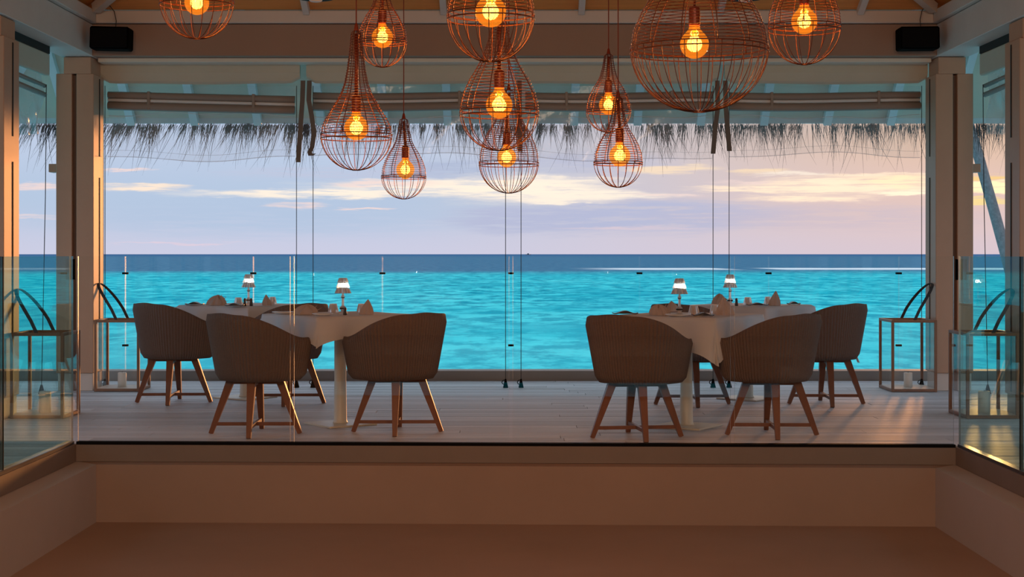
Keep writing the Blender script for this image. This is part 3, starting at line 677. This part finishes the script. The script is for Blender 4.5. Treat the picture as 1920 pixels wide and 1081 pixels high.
def pendant(px, rim, R_px, bot, bulb_y, Y, prof, htop, label, nup=9, nlow=20, pitch=.0105, bulb_px=None, bulb_r=.0475, power=6):
    r = R_px*Y/FPX; x = X(px, Y); zr = Z(rim, Y); Hb = (bot-rim)*Y/FPX
    zc = ceil_z(x, Y) - .0
    t = thing('pendant_lamp', label, 'lamp', (x, Y, zr), random.uniform(0, .4), group='copper wire pendant lamps over the well')
    sc = htop/prof[-1][0] if htop < 2 else 1.0
    if sc == 1.0: prof = [p_ for p_ in prof if p_[0] < htop] + [(htop, interp(prof, min(htop, prof[-1][0])))]
    pr = [(h*sc, q_) for h, q_ in prof]
    ztop = htop*r
    wr = .00145
    # wound wire
    n = int(ztop/pitch); seg = 30; pts = []
    for i in range(n*seg+1):
        a = 2*pi*i/seg; z = ztop*(i/(n*seg)); rr = interp(pr, z/r)*r
        pts.append((rr*cos(a), rr*sin(a), z))
    q = MB(); q.tube(pts, wr*.8, 4); q.build('wound_wire', M['copper'], t, smooth=True)
    # ribs above the rim
    q = MB(); P = [(interp(pr, ztop/r*i/14)*r-wr*1.6, 0, ztop*i/14) for i in range(15)]
    rt_ = P[-1][0]; P += [(rt_*.92, 0, ztop+rt_*.25), (rt_*.6, 0, ztop+rt_*.5), (.003, 0, ztop+rt_*.58)]; q.tube(P, wr*1.25, 5); me = q.mesh('upper_rib', M['copper'], True)
    for k in range(nup): place(me, 'upper_rib', t, rot=(0,0,2*pi*k/nup))
    q = MB(); P = [(r*cos(a), 0, -Hb*sin(a)**1.0) for a in [pi/2*.93*i/12 for i in range(13)]]
    q.tube(P, wr*1.0, 5); me = q.mesh('lower_rib', M['copper'], True)
    for k in range(nlow): place(me, 'lower_rib', t, rot=(0,0,2*pi*(k+.3)/nlow))
    re = r*cos(pi/2*.93); q = MB(); q.tube([(re*cos(2*pi*i/16), re*sin(2*pi*i/16), -Hb*sin(pi/2*.93)) for i in range(16)], wr*1.4, 5, closed=True); q.build('bottom_ring', M['copper'], t, smooth=True)
    for dz in (0, -.010-.006*(r > .12)):
        q = MB(); q.tube([(r*cos(2*pi*i/48), r*sin(2*pi*i/48), dz) for i in range(48)], wr*1.5, 5, closed=True); q.build('rim', M['copper'], t, smooth=True)
    # bulb
    by = (rim-bulb_y)*Y/FPX; bxo = 0.0 if bulb_px is None else (bulb_px-px)*Y/FPX
    br = bulb_r; L0 = by+br*1.05
    lr = .018 if r < .2 else .0185
    bx_, bz_ = bxo*cos(t.rotation_euler[2]), by
    byo = -bxo*sin(t.rotation_euler[2])
    pfl = [(br*sin(a), -br*cos(a)) for a in [pi*i/16 for i in range(13)]]
    pfl += [(br*.42, br*1.02), (br*.36, br*1.22), (.016, br*1.32)]
    q = MB(); q.lathe(pfl, 24); bulb = q.build('bulb', M['bulb'], t, smooth=True, loc=(bx_, byo, bz_))
    q = MB()
    for k in range(7):
        a = 2*pi*k/7; q.tube([(.014*cos(a), .014*sin(a), -.020), (.017*cos(a), .017*sin(a), .003), (.013*cos(a), .013*sin(a), .026)], .0014, 4)
    q.build('filament', M['filament'], bulb)
    q = MB(); q.lathe([(.008,.028),(.006,.055),(.012,.062)], 10); q.build('stem', M['bulb'], bulb, smooth=True)
    ld = bpy.data.lights.new('bulb_light', 'POINT'); ld.energy = power; ld.color = (1, .47, .15); ld.shadow_soft_size = .03
    lo = bpy.data.objects.new('bulb_light', ld); COL.objects.link(lo); lo.parent = t; lo.location = (bx_, byo, bz_)
    z1 = bz_+br*1.28
    q = MB(); q.lathe([(.0175,z1),(.019,z1+.004),(.019,z1+.055),(.015,z1+.062),(.004,z1+.066)], 16, (bx_, byo)); q.build('socket', M['copper_dark'], t, smooth=False)
    zt_ = max(ztop, z1+.08)
    q = MB(); rs = .0075 if htop > 1 else .004
    q.tube([(bx_, byo, z1+.06), (0, 0, zt_), ], rs if r < .2 else .004, 8); q.build('rod', M['copper_dark'], t, smooth=True)
    rt = interp(pr, ztop/r)*r
    q = MB(); q.lathe([(rt*.5, ztop+rt*.5),(.010, ztop+rt*.64),(.006, ztop+rt*.7+.020),(.003, ztop+rt*.7+.026)], 14); q.build('cap', M['copper_dark'], t, smooth=True)
    q = MB(); q.tube([(0,0,ztop+rt*.8+.02),(0,0,zc-zr)], .0028, 6); q.build('hanging_cord', M['cord'], t)
    q = MB(); q.lathe([(.045, zc-zr-.0),(.045, zc-zr-.03),(.02, zc-zr-.045)], 16); q.build('ceiling_rose', M['copper_dark'], t)
    return t
pendant(369, 2, 69, 73, 5, 6.0, TEAR, 2.7, 'leftmost wire pendant lamp, cut by the top of the photo')
pendant(717, 77, 46, 126, 70, 6.9, TEAR, 2.3, 'small wire pendant lamp glowing brightly, beside the long-necked one and partly above it', nlow=16)
pendant(668, 252, 67, 319, 240, 6.0, LONG, 2.82, 'long-necked teardrop pendant lamp, largest of those hanging left of centre', nlow=18)
pendant(757, 330, 42, 373, 318, 8.1, TEAR, 2.45, 'small teardrop pendant lamp, the lowest of all, before a bright cloud', nlow=16, bulb_px=760, power=5)
pendant(920, 27, 82, 116, 22, 4.75, SQUAT, 2.5, 'upper centre wire pendant lamp, topmost of the column of three', nlow=20)
pendant(936, 208, 74, 282, 197, 5.5, SQUAT, 2.45, 'middle pendant lamp in the centre column of three', nlow=18)
pendant(954, 304, 56, 362, 295, 7.6, FAT, 2.3, 'lowest pendant lamp in the centre column of three', nlow=22, bulb_px=950, power=4.5)
pendant(1141, 207, 42, 248, 197, 7.7, TEAR, 2.4, 'small pendant lamp glowing yellow behind the neck of a lower one, right of centre', nlow=16)
pendant(1159, 304, 46, 351, 292, 6.9, TEAR, 2.55, 'small red wire pendant lamp hanging lowest to the right of centre', nlow=18, bulb_px=1162)
pendant(1311, 90, 129, 210, 83, 5.1, ONION, 1.8, 'very large round wire pendant lamp on the right', nup=12, nlow=36, bulb_px=1302, pitch=.0105, bulb_r=.0475)
pendant(1508, 49, 68, 121, 40, 5.7, TEAR, 2.6, 'rightmost wire pendant lamp near the top of the photo', nlow=16)
# ceiling fans whose hubs dip into the top of the photo
for px, nm in ((592, 'left'), (1397, 'right')):
    Y = 8.4; x = X(px, Y); z = Z(3, Y); zc = ceil_z(x, Y)
    t = thing('ceiling_fan', 'hub of the ceiling fan just in view at the top, %s of centre' % nm, 'fan', (x, Y, z))
    q = MB(); q.lathe([(.03,0),(.036,.006),(.036,.012)], 20); q.build('end_cap', M['white'], t, smooth=True)
    q = MB(); q.lathe([(.04,.010),(.10,.016),(.14,.035),(.15,.08),(.13,.14),(.05,.17)], 28); q.build('motor_housing', M['rubber'], t, smooth=True)
    q = MB(); q.tube([(0,0,.16),(0,0,zc-z)], .012, 8); q.build('rod', M['rubber'], t)
    for k in range(3):
        a = k*2*pi/3+.5; q = MB(); q.bar((cos(a)*.12, sin(a)*.12, .12), (cos(a)*.62, sin(a)*.62, .12), (.06, .006), (.075, .006)); q.build('blade', M['slot'], t)
# ================================================================ CHAIRS
def make_chair():
    t = thing('dining_chair', '', 'chair')
    nT, nZ = 444, 10; T = R(152); vs = []; fs = []
    def rim(a): a = abs(math.degrees(a)); return .775 - .010*sst(0,30,a) - .150*sst(28,115,a) - .09*sst(122,153,a)
    def bot(a): a = abs(math.degrees(a)); return .345 + .03*sst(118,149,a)
    def rad(a, v, th=0):     # super-ellipse tub, wider at the top
        wx = .262+.078*v; wy = .262+.068*v; e = 2.5
        c_, s_ = abs(sin(a)), abs(cos(a)); rr = ((c_/wx)**e+(s_/wy)**e)**(-1/e)
        if th == 0: return rr
        return rr-th
    W = nZ+1
    for side_ in (0, 1):
        for i in range(nT+1):
            a = -T+2*T*i/nT
            for j in range(W):
                v = j/nZ; z0, z1 = bot(a), rim(a)
                z = z0+(z1-z0)*v; vv = (z-.345)/.43
                ins = .02*max(0, 1-v*8)**2 + .010*max(0, (v-.93)/.07)**2
                rr = rad(a, vv)-ins
                if side_: rr -= .030 - 2*(.010*max(0,(v-.93)/.07)**2)
                else: rr += .0042*cos(a*2*pi/(2*T)*74)*(1 if v < .97 else 0)
                vs.append((rr*sin(a), .045-rr*cos(a), z + (.004 if v == 1 else 0)))
    O = (nT+1)*W
    for i in range(nT):
        for j in range(nZ):
            fs.append((i*W+j, (i+1)*W+j, (i+1)*W+j+1, i*W+j+1)); fs.append((O+i*W+j, O+i*W+j+1, O+(i+1)*W+j+1, O+(i+1)*W+j))
        fs.append((i*W+nZ, (i+1)*W+nZ, O+(i+1)*W+nZ, O+i*W+nZ)); fs.append((i*W, O+i*W, O+(i+1)*W, (i+1)*W))
    for i in (0, nT):
        for j in range(nZ): fs.append((i*W+j, i*W+j+1, O+i*W+j+1, O+i*W+j)[::(1 if i == 0 else -1)])
    q = MB(); q.add(vs, fs); q.build('woven_shell', M['wicker'], t, smooth=True)
    P = [(.001,.352),(.20,.350),(.235,.353),(.242,.375),(.235,.405),(.20,.415),(.001,.418)]
    q = MB(); q.lathe(P, 28, (0,.045)); q.build('seat_base', M['wicker'], t, smooth=True)
    q = MB(); q.lathe([(.001,.418),(.205,.418),(.225,.43),(.225,.455),(.20,.470),(.001,.475)], 28, (0,.045)); q.build('cushion', M['cushion'], t, smooth=True)
    q = MB(); q.tube([(.252*1.0*sin(a), -.252*cos(a), .385) for a in [-T+2*T*i/40 for i in range(41)]], .004, 5)
    q = MB()
    for a in (45, 135): 
        c_, s_ = cos(R(a)), sin(R(a)); q.bar((-c_*.165, -s_*.165, .335), (c_*.165, s_*.165, .335), (.022, .016))
    q.build('cross_rail', M['teak'], t)
    for a in (45, 135, 225, 315):
        c_, s_ = cos(R(a)), sin(R(a)); q = MB(); q.bar((c_*.155, s_*.155, .348), (c_*.285, s_*.285, 0), (.027, .025), (.014, .014)); q.build('leg', M['teak'], t)
    for a, z in ((45, .062), (135, .064)):
        c_, s_ = cos(R(a)), sin(R(a)); q = MB(); q.bar((-c_*.262, -s_*.262, z), (c_*.262, s_*.262, z), (.009, .011)); q.build('stretcher', M['teak'], t)
    return t
TL, TLr, TR_, TRr = (X(638,10.45), 10.45), (X(460,12.38), 12.38), (X(1287,10.32), 10.32), (X(1402,12.3), 12.3)
chairs = [
 (479, 812.0, 44, 'woven wicker tub chair, near left of the front left table'),
 (745, 808.5, -46, 'woven wicker tub chair right of the front left table, beside its pedestal'),
 (326, 753.5, 42, 'wicker tub chair beside the lantern at the far left, left of the rear left table'),
 (538, 755.5, -48, 'wicker tub chair mostly hidden behind the front left table'),
 (1194, 819.0, 38, 'wicker tub chair left of the front right table, its left rim against the water'),
 (1447, 814.5, -43, 'wicker tub chair right of the front right table, in front of another chair'),
 (1298, 757.0, 43, 'wicker tub chair mostly hidden behind the front right table'),
 (1549, 756.5, -43, 'rearmost right wicker tub chair with a white care tag under its seat')]
proto = make_chair()
for i, (px, py, rz, lab) in enumerate(chairs):
    o = proto if i == 0 else copy_tree(proto)
    Y = 3335/(py-VY); o.location = (X(px, Y), Y, 0); o.rotation_euler = (0, 0, -R(rz)); o['label'] = lab; o['group'] = 'woven tub chairs at the tables'
    if i == 7:
        q = MB(); q.bar((.25,-.10,.36), (.27,-.11,.31), (.016, .002)); q.build('care_tag', M['white'], o)
# ================================================================ TABLES
def cloth_mesh(s, d, seed, n=44):
    vs = []; h = s/2; A_ = h+d; rnd = random.Random(seed); ph = rnd.uniform(0,6)
    for i in range(n+1):
        for j in range(n+1):
            # finer grid near edges
            u = -A_+2*A_*i/n; v = -A_+2*A_*j/n
            qx, qy = max(-h, min(h, u)), max(-h, min(h, v)); ex, ey = u-qx, v-qy; e = sqrt(ex*ex+ey*ey)
            if e < 1e-6: vs.append((u, v, .0015*sin(u*20+ph)*sin(v*17))); continue
            dx, dy = ex/e, ey/e
            corner = min(abs(ex), abs(ey))/max(abs(ex), abs(ey), 1e-6)
            along = (u if abs(ey) > abs(ex) else v)
            out = .012 + e*(.10+.10*corner) + .02*sin(along*19+ph)*min(1, e/.1)
            if corner > 0: zz = -(e*.95)
            else: zz = -e*.97 - .30*e*exp(-(h-abs(along))/.07)
            if corner > 0: zz = -max(abs(ex), abs(ey))*(1.27 + .10*corner)
            vs.append((qx+dx*out, qy+dy*out, zz + .004))
    fs = [(i*(n+1)+j, (i+1)*(n+1)+j, (i+1)*(n+1)+j+1, i*(n+1)+j+1) for i in range(n) for j in range(n)]
    return MB().add(vs, fs)
def table(c, rot, drop, label, clabel, seed):
    t = thing('pedestal_table', label, 'table', (c[0], c[1], 0), rot, 'square pedestal tables')
    MB().bbox(-.375,.375,-.375,.375,.715,.742,.004).build('tabletop', M['cream'], t)
    MB().bbox(-.182,.182,-.182,.182,0,.012,.003).build('base_plate', M['cream'], t)
    q = MB(); q.lathe([(.052,.012),(.048,.02),(.044,.03),(.040,.30),(.040,.66),(.06,.70),(.10,.715)], 24); q.build('pedestal', M['cream'], t, smooth=True)
    o = cloth_mesh(.755, drop, seed).build('tablecloth', M['cloth'], smooth=True); o.location = (c[0], c[1], .7465); o.rotation_euler = (0,0,rot)
    tag(o, clabel, 'tablecloth', 'white cloths on the tables')
table(TL, R(45-9), .15, 'square pedestal table at the front left, under a white cloth', 'white cloth with a pointed corner hanging between the two front left chairs', 1)
table(TLr, R(45+12), .16, 'square pedestal table at the rear left, behind the front left chairs', 'white cloth on the rear left table', 2)
table(TR_, R(45+13), .225, 'square pedestal table at the front right, under a white cloth', 'white cloth with the longest hanging corner, on the front right table', 3)
table(TRr, R(45+6), .16, 'square pedestal table at the rear right, behind the front right chairs', 'white cloth on the rear right table', 4)
TOPZ = .748
# crystal table lamps
def crystal_lamp(px, Y, label):
    t = thing('crystal_lamp', label, 'lamp', (X(px,Y), Y, TOPZ), 0, 'crystal lamps on the tables')
    q = MB(); q.lathe([(.034,0),(.034,.008),(.022,.014),(.012,.022),(.020,.034),(.020,.048),(.009,.058),(.008,.105),(.013,.115),(.013,.122),(.007,.128),(.007,.14)], 12); q.build('stem', M['tumbler'], t)
    q = MB(); q.lathe([(.021,.0345),(.023,.038),(.023,.042),(.021,.0445)], 12); q.build('metal_band', M['slot'], t)
    q = MB(); q.lathe([(.0075,.108),(.0135,.112),(.0075,.116)], 10); q.build('metal_band', M['slot'], t)
    tiers = [(.140,.177,.053,.041), (.177,.212,.043,.033), (.212,.246,.035,.025)]
    for z0, z1, r0, r1 in tiers:
        n = 13; q = MB()
        for k in range(n):
            a = 2*pi*k/n; da = pi/n*.80
            def pp(r, an, z): return (r*cos(an), r*sin(an), z)
            vs = [pp(r0-.006,a-da,z0), pp(r0+.004,a,z0), pp(r0-.006,a+da,z0), pp(r0-.014,a,z0), pp(r1-.004,a-da,z1-.004), pp(r1+.002,a,z1-.004), pp(r1-.004,a+da,z1-.004), pp(r1-.010,a,z1-.004)]
            q.add(vs, [(0,1,5,4),(1,2,6,5),(2,3,7,6),(3,0,4,7),(3,2,1,0),(4,5,6,7)])
        q.build('shade_tier', M['tumbler'], t)
        if z1 < .24:
            q = MB(); q.lathe([(r1-.008,z1-.003),(r1-.0065,z1),(r1-.008,z1+.003)], 16); q.build('shade_ring', M['slot'], t)
    ld = bpy.data.lights.new('lamp_light', 'POINT'); ld.energy = 1.7; ld.color = (1, .88, .72); ld.shadow_soft_size = .012
    lo = bpy.data.objects.new('lamp_light', ld); COL.objects.link(lo); lo.parent = t; lo.location = (.008, 0, .19)
    q = MB(); q.lathe([(.004,.14),(.004,.24),(.022,.243)], 10); q.build('shade_rod', M['tumbler'], t)
crystal_lamp(643, 10.35, 'small crystal lamp on the front left table')
crystal_lamp(466, 12.2, 'small crystal lamp on the rear left table')
crystal_lamp(1274, 10.15, 'small crystal lamp on the front right table')
crystal_lamp(1369, 12.1, 'small crystal lamp on the rear right table')
def tumbler(px, Y, label, r=.034, h=.062):
    q = MB(); q.lathe([(r,0),(r+.001,.004),(r*.95,.022),(r*.72,h-.006),(r*.66,h),(r*.62,h-.008),(r*.90,.018),(r-.003,.001)], 20)
    o = q.build('tumbler', M['tumbler'], smooth=False, loc=(X(px,Y), Y, TOPZ)); tag(o, label, 'glass', 'upturned tumblers on the tables')
tumbler(625, 10.6, 'upturned tumbler just left of the crystal lamp on the front left table', .036)
tumbler(678, 10.6, 'upturned tumbler behind the peaked napkin on the front left table')
tumbler(447, 12.1, 'upturned tumbler left of the crystal lamp on the rear left table', .036)
tumbler(511, 12.3, 'upturned tumbler behind the napkin right of the rear left lamp')
tumbler(1301, 10.2, 'upturned tumbler just right of the crystal lamp on the front right table', .037, .065)
tumbler(1341, 10.35, 'upturned tumbler left of the large napkin on the front right table', .037, .065)
tumbler(1402, 12.2, 'upturned tumbler right of the crystal lamp on the rear right table', .036)
tumbler(1440, 12.35, 'upturned tumbler beside the tall napkin on the rear right table', .034)
def napkin(px, Y, wpx, hpx, kind, label, seed=0, rot=0):
    w_ = wpx*Y/FPX/2; h = hpx*Y/FPX; rnd = random.Random(seed); n = 40; vs = []; m = 9
    for j in range(m+1):
        v = j/m
        for i in range(n):
            a = 2*pi*i/n; pl = 1+.10*cos(a*7+seed)+.05*cos(a*13)
            if kind == 'fan':
                prof = (1-v**2.2)**.6; r_ = w_*prof*pl; x = r_*cos(a)+.2*w_*v*sin(seed); y = r_*sin(a)*.6; z = h*(v)*(.85+.15*cos(a*5+seed))
            else:
                prof = (1-v)**.72*(1+.15*sin(v*4)); r_ = w_*prof*pl; x = r_*cos(a)+.25*w_*v*(1 if seed % 2 else -1); y = r_*sin(a)*.6; z = h*v
            vs.append((x, y, max(0, z if j else 0)))
    fs = [(j*n+i, j*n+(i+1)%n, (j+1)*n+(i+1)%n, (j+1)*n+i) for j in range(m) for i in range(n)] + [tuple(range(n))[::-1], tuple(range(m*n, m*n+n))]
    q = MB(); q.add(vs, fs)
    if kind == 'fan':     # folded tails sticking up and out
        for k in range(3):
            a = rnd.uniform(-.5, 1.2); x0 = w_*(.1+.25*k); z0 = h*.45
            q.add([(x0,-.01,z0*.5),(x0+.02,-.01,z0*.6),(x0+w_*(.5+.2*k),0,h*(.95-.2*k)+.01*a),(x0+.02,.008,z0*.6)], [(0,1,2),(0,2,3),(1,3,2),(0,3,1)])
    o = q.build('napkin', M['napkin'], smooth=False, loc=(X(px,Y), Y, TOPZ)); o.rotation_euler = (0,0,rot)
    tag(o, label, 'napkin', 'folded napkins on the tables')
napkin(572, 10.3, 44, 20, 'fan', 'low fanned napkin at the left of the front left table', 1)
napkin(687, 10.3, 26, 29, 'cone', 'peaked napkin at the right of the front left table', 3)
napkin(406, 12.15, 36, 20, 'fan', 'fanned napkin with upright tip at the left of the rear left table', 2)
napkin(501, 12.1, 18, 21, 'cone', 'narrow upright napkin right of the rear left lamp', 4)
napkin(1238, 10.2, 38, 21, 'fan', 'rounded napkin left of the front right lamp', 5)
napkin(1262, 10.85, 26, 20, 'cone', 'small napkin behind the front right lamp', 6)
napkin(1361, 10.2, 34, 34, 'cone', 'large folded napkin at the right of the front right table', 8)
napkin(1347, 12.2, 26, 22, 'fan', 'fanned napkin behind the large one, on the rear right table', 7)
napkin(1452, 12.1, 22, 28, 'cone', 'tall pointed napkin at the right of the rear right table', 9)
def dark_plate(px, Y, label, wpx=48, mat='slate', grp='dark side plates', nm='side_plate'):
    w_ = wpx*Y/FPX/2; q = MB(); n = 16; vs = []
    for i in range(n+1):
        u = -1+2*i/n; z = .012*cos(u*pi*1.0)+.014+.012*u**4
        dd = .05*(1-.35*abs(u))
        vs += [(u*w_, -dd, z), (u*w_, dd, z), (u*w_, dd, z-.006-(.014*max(0,cos(u*pi*.9)))), (u*w_, -dd, z-.006-(.014*max(0,cos(u*pi*.9))))]
    q.add(vs, [(i*4+k, i*4+(k+1)%4, (i+1)*4+(k+1)%4, (i+1)*4+k) for i in range(n) for k in range(4)]+[(0,1,2,3),(n*4+3,n*4+2,n*4+1,n*4)])
    o = q.build(nm, M[mat], smooth=False, loc=(X(px,Y), Y, TOPZ)); tag(o, label, 'plate', grp)
dark_plate(1172, 10.3, 'dark curved side plate at the left end of the front right table')
dark_plate(1318, 9.98, 'dark curved side plate before the tumblers on the front right table', 40)
dark_plate(365, 12.2, 'dark curved side plate at the left end of the rear left table', 34)
dark_plate(440, 11.9, 'dark curved side plate before the crystal lamp on the rear left table', 34)
dark_plate(1420, 12.0, 'dark curved side plate in the middle of the rear right table', 40)
dark_plate(1488, 12.3, 'dark flat side plate at the right end of the rear right table', 24)
def plate(px, Y, r, label):
    q = MB(); q.lathe([(r*.6,0),(r*.7,.003),(r,.012),(r*.98,.015),(r*.68,.007),(.0001,.006)], 28)
    o = q.build('dinner_plate', M['china'], smooth=True, loc=(X(px,Y), Y, TOPZ)); tag(o, label, 'plate', 'white plates on the tables')
plate(531, 10.42, .075, 'white plate left of the low fanned napkin, front left table')
plate(605, 10.12, .07, 'white plate under the tumbler side of the front left table')
plate(1270, 9.98, .08, 'white plate before the crystal lamp on the front right table')
def pepper(px, Y, label, h=.05):
    q = MB(); q.lathe([(.012,0),(.013,.01),(.009,h*.6),(.011,h*.8),(.006,h)], 12)
    o = q.build('salt_cellar', M['slate'], smooth=True, loc=(X(px,Y), Y, TOPZ)); tag(o, label, 'shaker', 'small dark shakers by the lamps')
pepper(647, 10.2, 'small dark shaker at the foot of the front left lamp')
pepper(471, 12.0, 'small dark shaker right of the rear left lamp foot', .06)
pepper(459, 12.0, 'small dark shaker left of the rear left lamp foot', .06)
pepper(1381, 12.0, 'small dark shaker right of the rear right lamp foot', .06)
pepper(1360.5, 12.0, 'small dark shaker left of the rear right lamp foot', .06)
# ================================================================ LANTERNS
def lantern(x0, x1, y0, y1, lean, label, cr_=.036, chh=.12):
    cx, cy = (x0+x1)/2, (y0+y1)/2; w_, d_ = (x1-x0)/2, (y1-y0)/2; H, b = .60, .011
    t = thing('lantern', label, 'lantern', (cx, cy, 0), 0, 'wooden floor lanterns by the posts')
    for sx in (-1,1):
        for sy in (-1,1):
            MB().bbox(sx*(w_-b)-b, sx*(w_-b)+b, sy*(d_-b)-b, sy*(d_-b)+b, 0, H, .002).build('post', M['wood'], t)
    for z in (b*1.2, H-b):
        for s_ in (-1,1):
            MB().bbox(-w_+2*b, w_-2*b, s_*(d_-b)-b, s_*(d_-b)+b, z-b, z+b, .002).build('rail', M['wood'], t)
            MB().bbox(s_*(w_-b)-b, s_*(w_-b)+b, -d_+2*b, d_-2*b, z-b, z+b, .002).build('rail', M['wood'], t)
    MB().box(-w_+b, w_-b, -d_+b, d_-b, .008, .026).build('base_board', M['paint2'], t)
    for s_ in (-1,1):
        q = MB(); q.box(-w_+b*2, w_-b*2, s_*(d_-b)-.0015, s_*(d_-b)+.0015, b*2.2, H-2*b); q.build('pane', M['glass'], t)
        q = MB(); q.box(s_*(w_-b)-.0015, s_*(w_-b)+.0015, -d_+b*2, d_-b*2, b*2.2, H-2*b); q.build('pane', M['glass'], t)
    P = []; n = 22
    for i in range(n+1):
        a = pi*i/n; s_ = sin(a)**.62; P.append(Vector((lean*.20*s_**1.25, -cos(a)*(d_-b), H-.012+.315*s_)))
    vs = []
    for i, p in enumerate(P):
        tt = (P[min(n,i+1)]-P[max(0,i-1)]).normalized(); sd = Vector((1,0,0)); sd = (sd-tt*sd.dot(tt)).normalized(); nn = tt.cross(sd)
        vs += [p+sd*.012+nn*.002, p-sd*.012+nn*.002, p-sd*.012-nn*.002, p+sd*.012-nn*.002]
    q = MB(); q.add(vs, [(i*4+k, i*4+(k+1)%4, (i+1)*4+(k+1)%4, (i+1)*4+k) for i in range(n) for k in range(4)]+[(0,1,2,3),(n*4+3,n*4+2,n*4+1,n*4)])
    q.build('handle', M['leather'], t, smooth=False)
    q = MB(); q.lathe([(cr_,0),(cr_,chh-.004),(cr_*.9,chh),(cr_*.3,chh-.006),(.001,chh-.007)], 20)
    o = q.build('candle', M['wax'], smooth=True, loc=(cx+.0, cy-.02, .026)); tag(o, 'white candle inside the ' + label.replace('wooden ', ''), 'candle', 'candles in the lanterns')
    MB().tube([(0,0,chh-.008),(.001,0,chh+.012)], .0015, 4).build('wick', M['black'], o)
lantern(-3.52, -3.14, 12.94, 13.34, -1, 'wooden lantern by the left corner post, leather loop handle')
lantern(3.145, 3.525, 12.90, 13.36, 1, 'wooden lantern by the right corner post, leather loop handle')
lantern(-3.525, -3.15, 10.80, 11.22, -1, 'wooden lantern seen through the left side glass', .042, .15)
lantern(3.155, 3.525, 10.80, 11.25, 1, 'wooden lantern seen through the right side glass', .042, .15)
